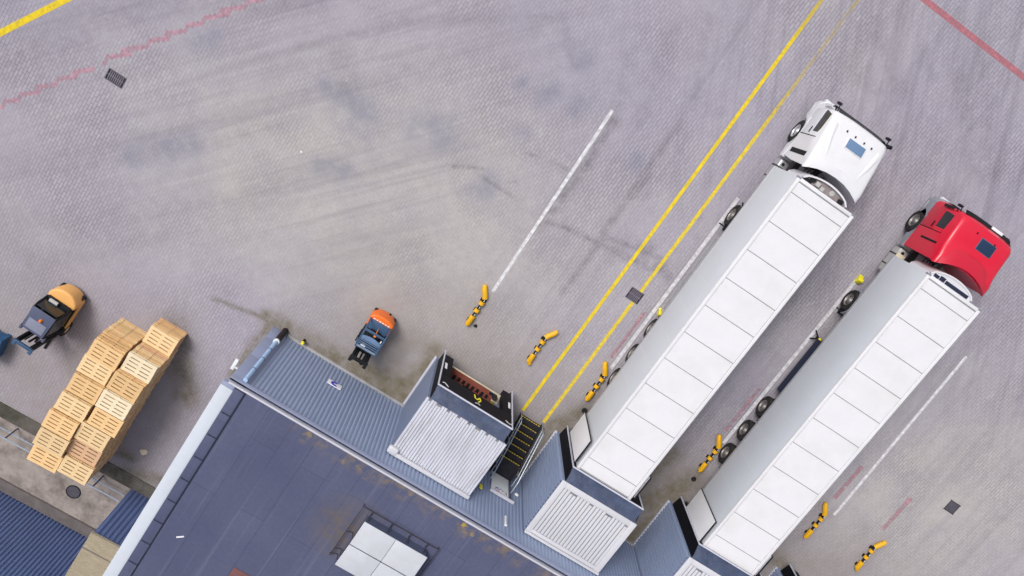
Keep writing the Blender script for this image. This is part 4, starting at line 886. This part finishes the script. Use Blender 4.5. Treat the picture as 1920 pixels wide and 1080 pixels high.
# ---------------------------------------------------------------- striped wheel guides
def guide(label, x0, x1, bend, hook=False):
    # straight from y=-10 (dock end) to y=-8.75, then bent outwards
    t = thing('wheel_guide', label, 'wheel guide', (x0, -10.0, 0), 0, 'yellow and black wheel guides on the bay lines')
    dx = x1 - x0; Ls = 1.28; z = .15; r = .115
    def P(y): return (dx * 0.4 * y / Ls, y, z)
    e = Vector(P(Ls)); tip = e + Vector((bend * .36, .42, 0)) if bend < 0 else e + Vector((bend * .26, .40, 0))
    MB().tube([P(-.0), P(Ls), tuple(e.lerp(tip, .9))], .062, 10).build('core_bar', 'machine_black', t)
    a0 = Vector(P(.0)); st = Vector((bend * .06 if hook else 0, -.06, -.06))
    MB().tube([a0 + Vector((.10 * (1 if bend > 0 else 0) if hook else 0, -.13, -.03)), a0 + Vector((0, -.02, 0)), P(.36)], [r * .72, r, r], 14).build('yellow_sleeve', 'yellow', t)
    for yv in (.56, .93): MB().tube([P(yv), P(yv + .155)], r, 14).build('yellow_sleeve', 'yellow', t)
    s0 = Vector(P(1.24))
    MB().tube([s0, e + (tip - e) * .25, e + (tip - e) * .8, tip + Vector((0, .05, -.03))], [r, r, r, r * .72], 14).build('yellow_sleeve', 'yellow', t)
    mb = MB()
    for yv in (.45, .82, 1.18): mb.box(P(yv)[0] + .01, P(yv)[0] + .03, yv - .06, yv + .05, z + .058, z + .066)
    mb.build('white_stripe', 'mark_white', t, smooth=False)
    mb = MB()
    for yv in (.10, .62, 1.12):
        mb = MB().box(P(yv)[0] - .13, P(yv)[0] + .13, yv - .08, yv + .08, 0, .02); mb.box(P(yv)[0] - .03, P(yv)[0] + .03, yv - .06, yv + .06, .0199, .10); mb.build('base_plate', 'machine_black', t, smooth=False)
guide('wheel guide at the end of the long white line, tip bent left', 4.58, 4.58, -.9)
guide('wheel guide just left of the double yellow lines, tip bent right', 7.64, 7.62, 1.0, True)
guide('wheel guide left of the white-cab lorry, right of the double yellow lines', 10.69, 10.66, -.9)
guide('wheel guide between the two lorries, beside the rear wheels of the red-cab trailer', 16.77, 16.76, -.9)
guide('wheel guide right of the red-cab lorry, at the end of the rightmost white line', 22.74, 22.72, -.9)
guide('lowest and rightmost wheel guide, alone in the open paving, tip bent right', 25.70, 25.64, .95, True)

# ---------------------------------------------------------------- forklifts
def forklift_wheel(t, x, y, r, w_, s): 
    ty = MB().lathe([(-w_ / 2, r * .5), (-w_ / 2, r * .92), (-w_ * .3, r), (w_ * .3, r), (w_ / 2, r * .92), (w_ / 2, r * .5)], 'x', (0, 0, 0), 22).build('wheel', 'rubber', t, loc=(x, y, r))
    MB().lathe([(s * (w_ / 2 - .01), r * .5), (s * (w_ / 2 - .04), r * .3), (s * (w_ / 2 + .01), .001)], 'x', (0, 0, 0), 16).build('rim', 'cream', ty)
def rounded_rear(x0, x1, yb, yr, z0, z1, z2, name, m_, parent, bulge=.22, bev=.05):
    n = 10; xs = [x0 + (x1 - x0) * i / n for i in range(n + 1)]; xc, hw = (x0 + x1) / 2, (x1 - x0) / 2
    out = [(x, yr - bulge * abs((x - xc) / hw) ** 2.6) for x in xs]
    poly = [(x1, yb), ] + list(reversed(out)) + [(x0, yb)]
    return MB().prism(poly, 'z', z0, z1).build(name, m_, parent, bevel=bev, seg=3)
def mast(t, yc, hw, ztop, frame, rail):
    mm = MB()
    for s in (-1, 1): mm.box(s * hw, s * (hw - .10), yc - .12, yc + .10, .08, ztop - .1)
    for s in (-1, 1): mm.box(s * (hw - .105), s * (hw - .16), yc - .06, yc + .06, .10, ztop - .04)
    mm.box(-hw + .16, hw - .16, yc - .04, yc + .04, .9, 1.0).box(-hw + .16, hw - .16, yc - .04, yc + .04, .25, .35)
    o = mm.build('mast', rail, t, bevel=.008)
    mb = MB(); mb.box(-hw - .04, hw + .04, yc - .02, yc + .07, ztop - .10, ztop + .0); mb.box(-hw - .04, -hw + .10, yc - .20, yc - .021, ztop - .12, ztop - .02); mb.box(hw + .04, hw - .10, yc - .20, yc - .021, ztop - .12, ztop - .02)
    mb.box(-hw + .11, hw - .11, yc - .085, yc - .05, ztop - .10, ztop - .03); mb.build('crosshead', frame, o, bevel=.012)
    mb = MB(); mb.tube([(0, yc + .0, .15), (0, yc, 1.7)], .045, 10); mb.tube([(-.16, yc + .01, .15), (-.16, yc + .01, 1.75)], .03, 8); mb.build('lift_cylinder', 'machine_black', o)
    mb = MB(); mb.box(-hw + .02, hw - .02, yc - .16, yc - .10, .12, .20).box(-hw + .02, hw - .02, yc - .16, yc - .10, .40, .48); mb.build('carriage', rail, o, bevel=.006)
    for s in (-1, 1):
        MB().prism([(yc - .17, .50), (yc - .17, .045), (yc - .95, .045), (yc - .95, .06), (yc - .22, .10), (yc - .22, .50)], 'x', s * .22 - .05, s * .22 + .05).build('fork', 'machine_black', o, bevel=.005)
t = thing('forklift', 'orange and blue forklift with barred overhead guard beside the ribbed wall', 'forklift', (1.53, -12.2, 0), R(1))
rounded_rear(-.52, .52, .10, .72, .14, 1.02, 0, 'counterweight', 'fork_orange', t, .16, .07)
MB().box(-.50, .50, -.78, .149, .18, .62).build('chassis', 'machine_black', t, bevel=.03)
MB().box(-.42, .42, .06, .47, 1.021, 1.12).build('engine_hood', 'fork_blue', t, bevel=.03)
mb = MB()
for q in range(6): mb.box(-.36 + q * .13, -.28 + q * .13, .48, .52, 1.021, 1.03)
mb.build('vent', 'mark_white', t, smooth=False)
st_ = MB().box(-.24, .24, -.36, .02, .64, .86).build('seat', 'machine_black', t, bevel=.05); MB().box(-.24, .24, .021, .11, .86, 1.30).build('backrest', 'machine_black', st_, bevel=.04)
MB().box(-.40, .40, -.80, -.62, .63, 1.15).build('dashboard', 'machine_black', t, bevel=.04)
MB().tube([(0, -.62, 1.05), (0, -.48, 1.18)], .02, 6).lathe([(1.18, .16), (1.20, .16)], 'z', (0, -.47, 0), 16).build('steering_wheel', 'machine_black', t)
g = thing_pg = MB()
zt = 2.08
for s in (-1, 1):
    g.tube([(s * .46, .46, 1.0), (s * .45, .40, 1.98), (s * .44, .34, zt - .02)], .035, 8); g.tube([(s * .47, -.74, .62), (s * .42, -.50, zt - .02)], .035, 8)
    g.box(s * .41, s * .475, -.50, .36, zt - .06, zt + .0)
g.box(-.41, .41, .27, .36, zt - .06, zt - .002).box(-.41, .41, -.50, -.45, zt - .06, zt - .002)
gd = g.build('overhead_guard', 'fork_blue', t, bevel=.010)
n = 12; pl = [(-.408 + .816 * i / n, .055 + .075 * math.sin(math.pi * i / n)) for i in range(n + 1)] + [(.408, -.09), (-.408, -.09)]
MB().prism(pl, 'z', zt - .03, zt + .012).build('roof_plate', 'fork_blue_pale', gd, bevel=.01)
for q in range(4): MB().box(-.409, .409, -.155 - q * .085, -.125 - q * .085, zt - .05, zt - .008).build('guard_bar', 'fork_blue_pale', gd, bevel=.005)
MB().box(-.408, .408, -.449, -.42, zt - .04, zt + .005).build('guard_bar', 'aluminium', gd, smooth=False)
MB().lathe([(zt - .9, .001), (zt - .9, .02), (zt - .12, .02), (zt - .12, .055), (zt - .02, .055), (zt + .01, .03), (zt + .015, .001)], 'z', (.03, .235, 0), 16).build('beacon', 'amber', gd)
MB().box(.33, .37, .10, .22, zt + .001, zt + .012).build('label_plate', 'mark_white', gd, smooth=False)
MB().box(-.28, -.08, -.40, -.30, zt - .10, zt - .05).build('work_lamp', 'mark_white', gd, bevel=.01)
MB().tube([(.16, .80, .55), (.16, .86, .55)], .05, 8).build('tow_pin', 'machine_black', t)
for s in (-1, 1):
    forklift_wheel(t, s * .42, -.72, .30, .20, s); forklift_wheel(t, s * .42, .42, .24, .16, s)
mast(t, -1.02, .36, 2.02, 'machine_black', 'machine_black')

t = thing('forklift', 'yellow and slate forklift with amber beacon near the pallet stacks', 'forklift', (-9.72, -18.7, 0), R(-4))
rounded_rear(-.60, .60, .50, 1.06, .16, 1.02, 0, 'counterweight', 'fork_yellow', t, .34, .10)
MB().box(-.56, .56, -.62, .499, .18, .66).build('chassis', 'machine_black', t, bevel=.04)
MB().box(-.56, .56, -.90, -.621, .25, .62).build('front_guard', 'machine_black', t, bevel=.04)
MB().box(-.50, .50, .22, .60, 1.03, 1.15).build('engine_hood', 'machine_black', t, bevel=.04)
hd = MB().box(-.50, .36, .30, .44, 1.17, 1.36).build('gas_tank_shelf', 'seat_blue', t, bevel=.04); MB().box(.12, .30, .33, .42, 1.361, 1.368).build('sticker', 'mark_white', hd, smooth=False); MB().tube([(-.34, .53, 1.25), (.02, .53, 1.25)], .08, 14).build('gas_bottle', 'tank_grey', t)
st_ = MB().box(-.26, .26, -.20, .20, .68, .90).build('seat', 'machine_black', t, bevel=.05); MB().box(-.26, .26, .201, .29, .9, 1.4).build('backrest', 'machine_black', st_, bevel=.04)
MB().box(-.50, .50, -.60, -.45, .67, 1.25).build('dashboard', 'machine_black', t, bevel=.04)
zt = 2.10; g = MB()
for s in (-1, 1):
    g.tube([(s * .53, .52, 1.05), (s * .52, .40, 1.7), (s * .47, .30, zt - .04)], .045, 8); g.tube([(s * .55, -.62, .60), (s * .50, -.62, 1.6), (s * .46, -.58, zt - .04)], .045, 8)
    g.box(s * .44, s * .50, -.60, .44, zt - .12, zt - .04)
gd = g.build('cab_frame', 'machine_black', t, bevel=.01)
for s in (-1, 1): MB().add([(s * .54, -.55, .75), (s * .54, .42, .9), (s * .49, .32, zt - .13), (s * .485, -.52, zt - .13)], [(0, 1, 2, 3)]).build('side_glass', 'glass_dark', gd, smooth=False)
MB().add([(-.46, .46, 1.25), (.46, .46, 1.25), (.44, .44, zt - .13), (-.44, .44, zt - .13)], [(0, 1, 2, 3)]).build('rear_glass', 'glass_dark', gd, smooth=False)
rp = MB().prism([(-.50, .42), (.50, .42), (.46, -.56), (.38, -.60), (-.38, -.60), (-.46, -.56)], 'z', zt - .035, zt + .02).build('roof_plate', 'fork_slate', gd, bevel=.018)
MB().box(-.37, .37, -.50, -.06, zt + .021, zt + .032).build('roof_pane', 'fork_glass', rp, bevel=.006)
MB().lathe([(zt + .021, .07), (zt + .10, .065), (zt + .14, .04), (zt + .15, .001)], 'z', (.06, .06, 0), 16).build('beacon', 'amber', rp)
for s in (-1, 1): MB().box(s * .44, s * .54, -.78, -.58, zt - .20, zt - .06).build('work_lamp', 'fork_slate', rp, bevel=.02)
mb = MB()
for s in (-1, 1): mb.tube([(s * .42, -.62, .60), (s * .33, -1.15, .75)], .04, 8)
mb.build('tilt_cylinder', 'machine_black', t)
MB().box(.562, .64, -.55, .62, .42, .66).build('side_step', 'fork_yellow', t, bevel=.02)
for s in (-1, 1):
    forklift_wheel(t, s * .52, -.72, .36, .24, s); forklift_wheel(t, s * .44, .66, .28, .18, s)
mast(t, -1.27, .38, 2.18, 'fork_blue', 'machine_black')

# ---------------------------------------------------------------- crate at the left edge
t = thing('blue_crate', 'blue plastic crate cut by the left edge of the photo', 'crate', (-11.62, -21.72, 0), R(3))
w2, d2, h2 = .60, .52, .80
mb = MB(); e = .04
mb.box(-w2, w2, -d2, -d2 + e, .12, h2).box(-w2, w2, d2 - e, d2, .12, h2).box(-w2, -w2 + e, -d2 + e, d2 - e, .12, h2).box(w2 - e, w2, -d2 + e, d2 - e, .12, h2).box(-w2 + e, w2 - e, -d2 + e, d2 - e, .12, .16)
mb.build('shell', 'crate_blue', t, bevel=.012)
mb = MB(); mb.box(-w2 - .02, w2 + .02, -d2 - .02, -d2 - .0005, h2 - .07, h2 + .01).box(-w2 - .02, w2 + .02, d2 + .0005, d2 + .02, h2 - .07, h2 + .01).box(w2 + .0005, w2 + .02, -d2, d2, h2 - .07, h2 + .01).box(-w2 - .02, -w2 - .0005, -d2, d2, h2 - .07, h2 + .01); mb.build('lip', 'crate_blue', t, bevel=.004)
MB().box(-w2 + .05, w2 - .05, -d2 + .05, d2 - .05, .165, h2 - .12).build('folded_film', mat('film_green', (.05, .22, .24), .4, .4, 4), t, bevel=.03)
mb = MB()
for a in (-w2 + .02, -.07, w2 - .16): mb.box(a, a + .14, -d2, d2, 0, .119)
mb.build('skid', 'crate_blue', t, smooth=False)

# ---------------------------------------------------------------- pallet stacks
def pallet_mesh(i):
    mb = MB(); Lx, Ly = 1.24, .83; r = random.Random(i)
    bw = [.140, .120, .135, .120, .140]; gap = (Ly - sum(bw)) / 4; y = -Ly / 2
    for b_ in bw:
        j = r.uniform(-.004, .004); mb.box(-Lx / 2 + j, Lx / 2 + j, y, y + b_, .124, .144); y += b_ + gap
    for x in (-Lx / 2, -.0725, Lx / 2 - .145):
        mb.box(x + .002, x + .143, -Ly / 2 + .003, Ly / 2 - .003, .100, .1405)
    for x in (-Lx / 2, -.0725, Lx / 2 - .145):
        for yy in (-Ly / 2, -.05, Ly / 2 - .10): mb.box(x + .004, x + .141, yy + .004, yy + .096, .0225, .0995)
    for yy in (-Ly / 2, -.05, Ly / 2 - .10): mb.box(-Lx / 2, Lx / 2, yy, yy + .10, 0, .022)
    o = mb.build('pallet', WOOD[i], smooth=False); return o
PROTO = [pallet_mesh(i) for i in range(5)]; used = set()
ORD = ['', 'second', 'third', 'fourth', 'fifth', 'sixth', 'seventh', 'eighth', 'ninth', 'tenth', 'eleventh', 'twelfth', 'thirteenth', 'fourteenth', 'fifteenth', 'sixteenth', 'seventeenth', 'eighteenth', 'nineteenth', 'twentieth', 'twenty-first']
NTH = ['first', 'second', 'third', 'fourth', 'fifth', 'sixth', 'seventh', 'eighth']
TONE = ['honey', 'pale', 'bleached', 'tan', 'rosy']
right = [(7, 1), (15, 2), (17, 0), (18, 2), (18, 0), (18, 1), (17, 4), (18, 1)]
left = [(16, 3), (16, 1), (17, 0), (18, 1), (19, 0), (19, 1), (18, 0)]
for side, xc, stacks, y0, pitch in (('right', -5.55, right, -17.40, .865), ('left', -6.93, left, -18.32, .885)):
    for si, (cnt, tone) in enumerate(stacks):
        ys = y0 - si * pitch; ox = random.uniform(-.03, .03); lean = random.uniform(-.004, .004)
        for k in range(cnt):
            v = tone if k == cnt - 1 else random.choice((0, 0, 0, 1, 3, 4, 1))
            if side == 'left' and si == 0 and k > cnt - 7: v = random.choice((3, 0, 0))
            p = PROTO[v]
            if v in used: p = p.copy(); COL.objects.link(p)
            used.add(v)
            p.location = (xc + ox - (.016 * si if side == 'right' else 0) + lean * k + random.uniform(-.016, .016), ys + random.uniform(-.012, .012), k * .1445)
            p.rotation_euler = (0, 0, R(random.uniform(-1.3, 1.3)) + (math.pi if random.random() < .5 else 0))
            if side == 'left' and si == 0 and k > cnt - 5: p.location.y -= .03 * (k - cnt + 5)
            dn = cnt - 1 - k
            end = '%s stack of %s row' % (NTH[si], side)
            lab = ('%s pine pallet topping the %s, from the yard end' % (TONE[v], end)) if dn == 0 else ('pine pallet %s from top, %s from yard end' % (ORD[dn], end))
            tag(p, lab, 'pallet', 'pine pallets stacked in two rows')
for i, p in enumerate(PROTO):
    if i not in used: bpy.data.objects.remove(p)

# ---------------------------------------------------------------- litter on the paving
rl = random.Random(5)
def scrap(label, name, cat, x, y, r, m_, h=.02, seed=0):
    q = random.Random(seed); n = 9; vs = [(r * q.uniform(.6, 1.1) * math.cos(2 * math.pi * k / n), r * q.uniform(.6, 1.1) * math.sin(2 * math.pi * k / n)) for k in range(n)]
    tag(MB().prism(vs, 'z', .004, .004 + h).build(name, m_, bevel=.004, seg=1, loc=(x, y, 0)), label, cat)
scrap('dark scrap of rubber on the paving beside the leftmost wheel guide', 'rubber_scrap', 'scrap', 4.93, -10.0, .10, 'rubber', .02, 3)
scrap('white paper scrap on the open paving left of the long white line', 'paper_scrap', 'litter', -4.77, -7.76, .05, 'mark_white', .01, 4)
scrap('tan leaf heap on the dark paving right of the pallet stacks', 'leaf_heap', 'leaves', -3.98, -22.96, .17, 'cream', .03, 5)
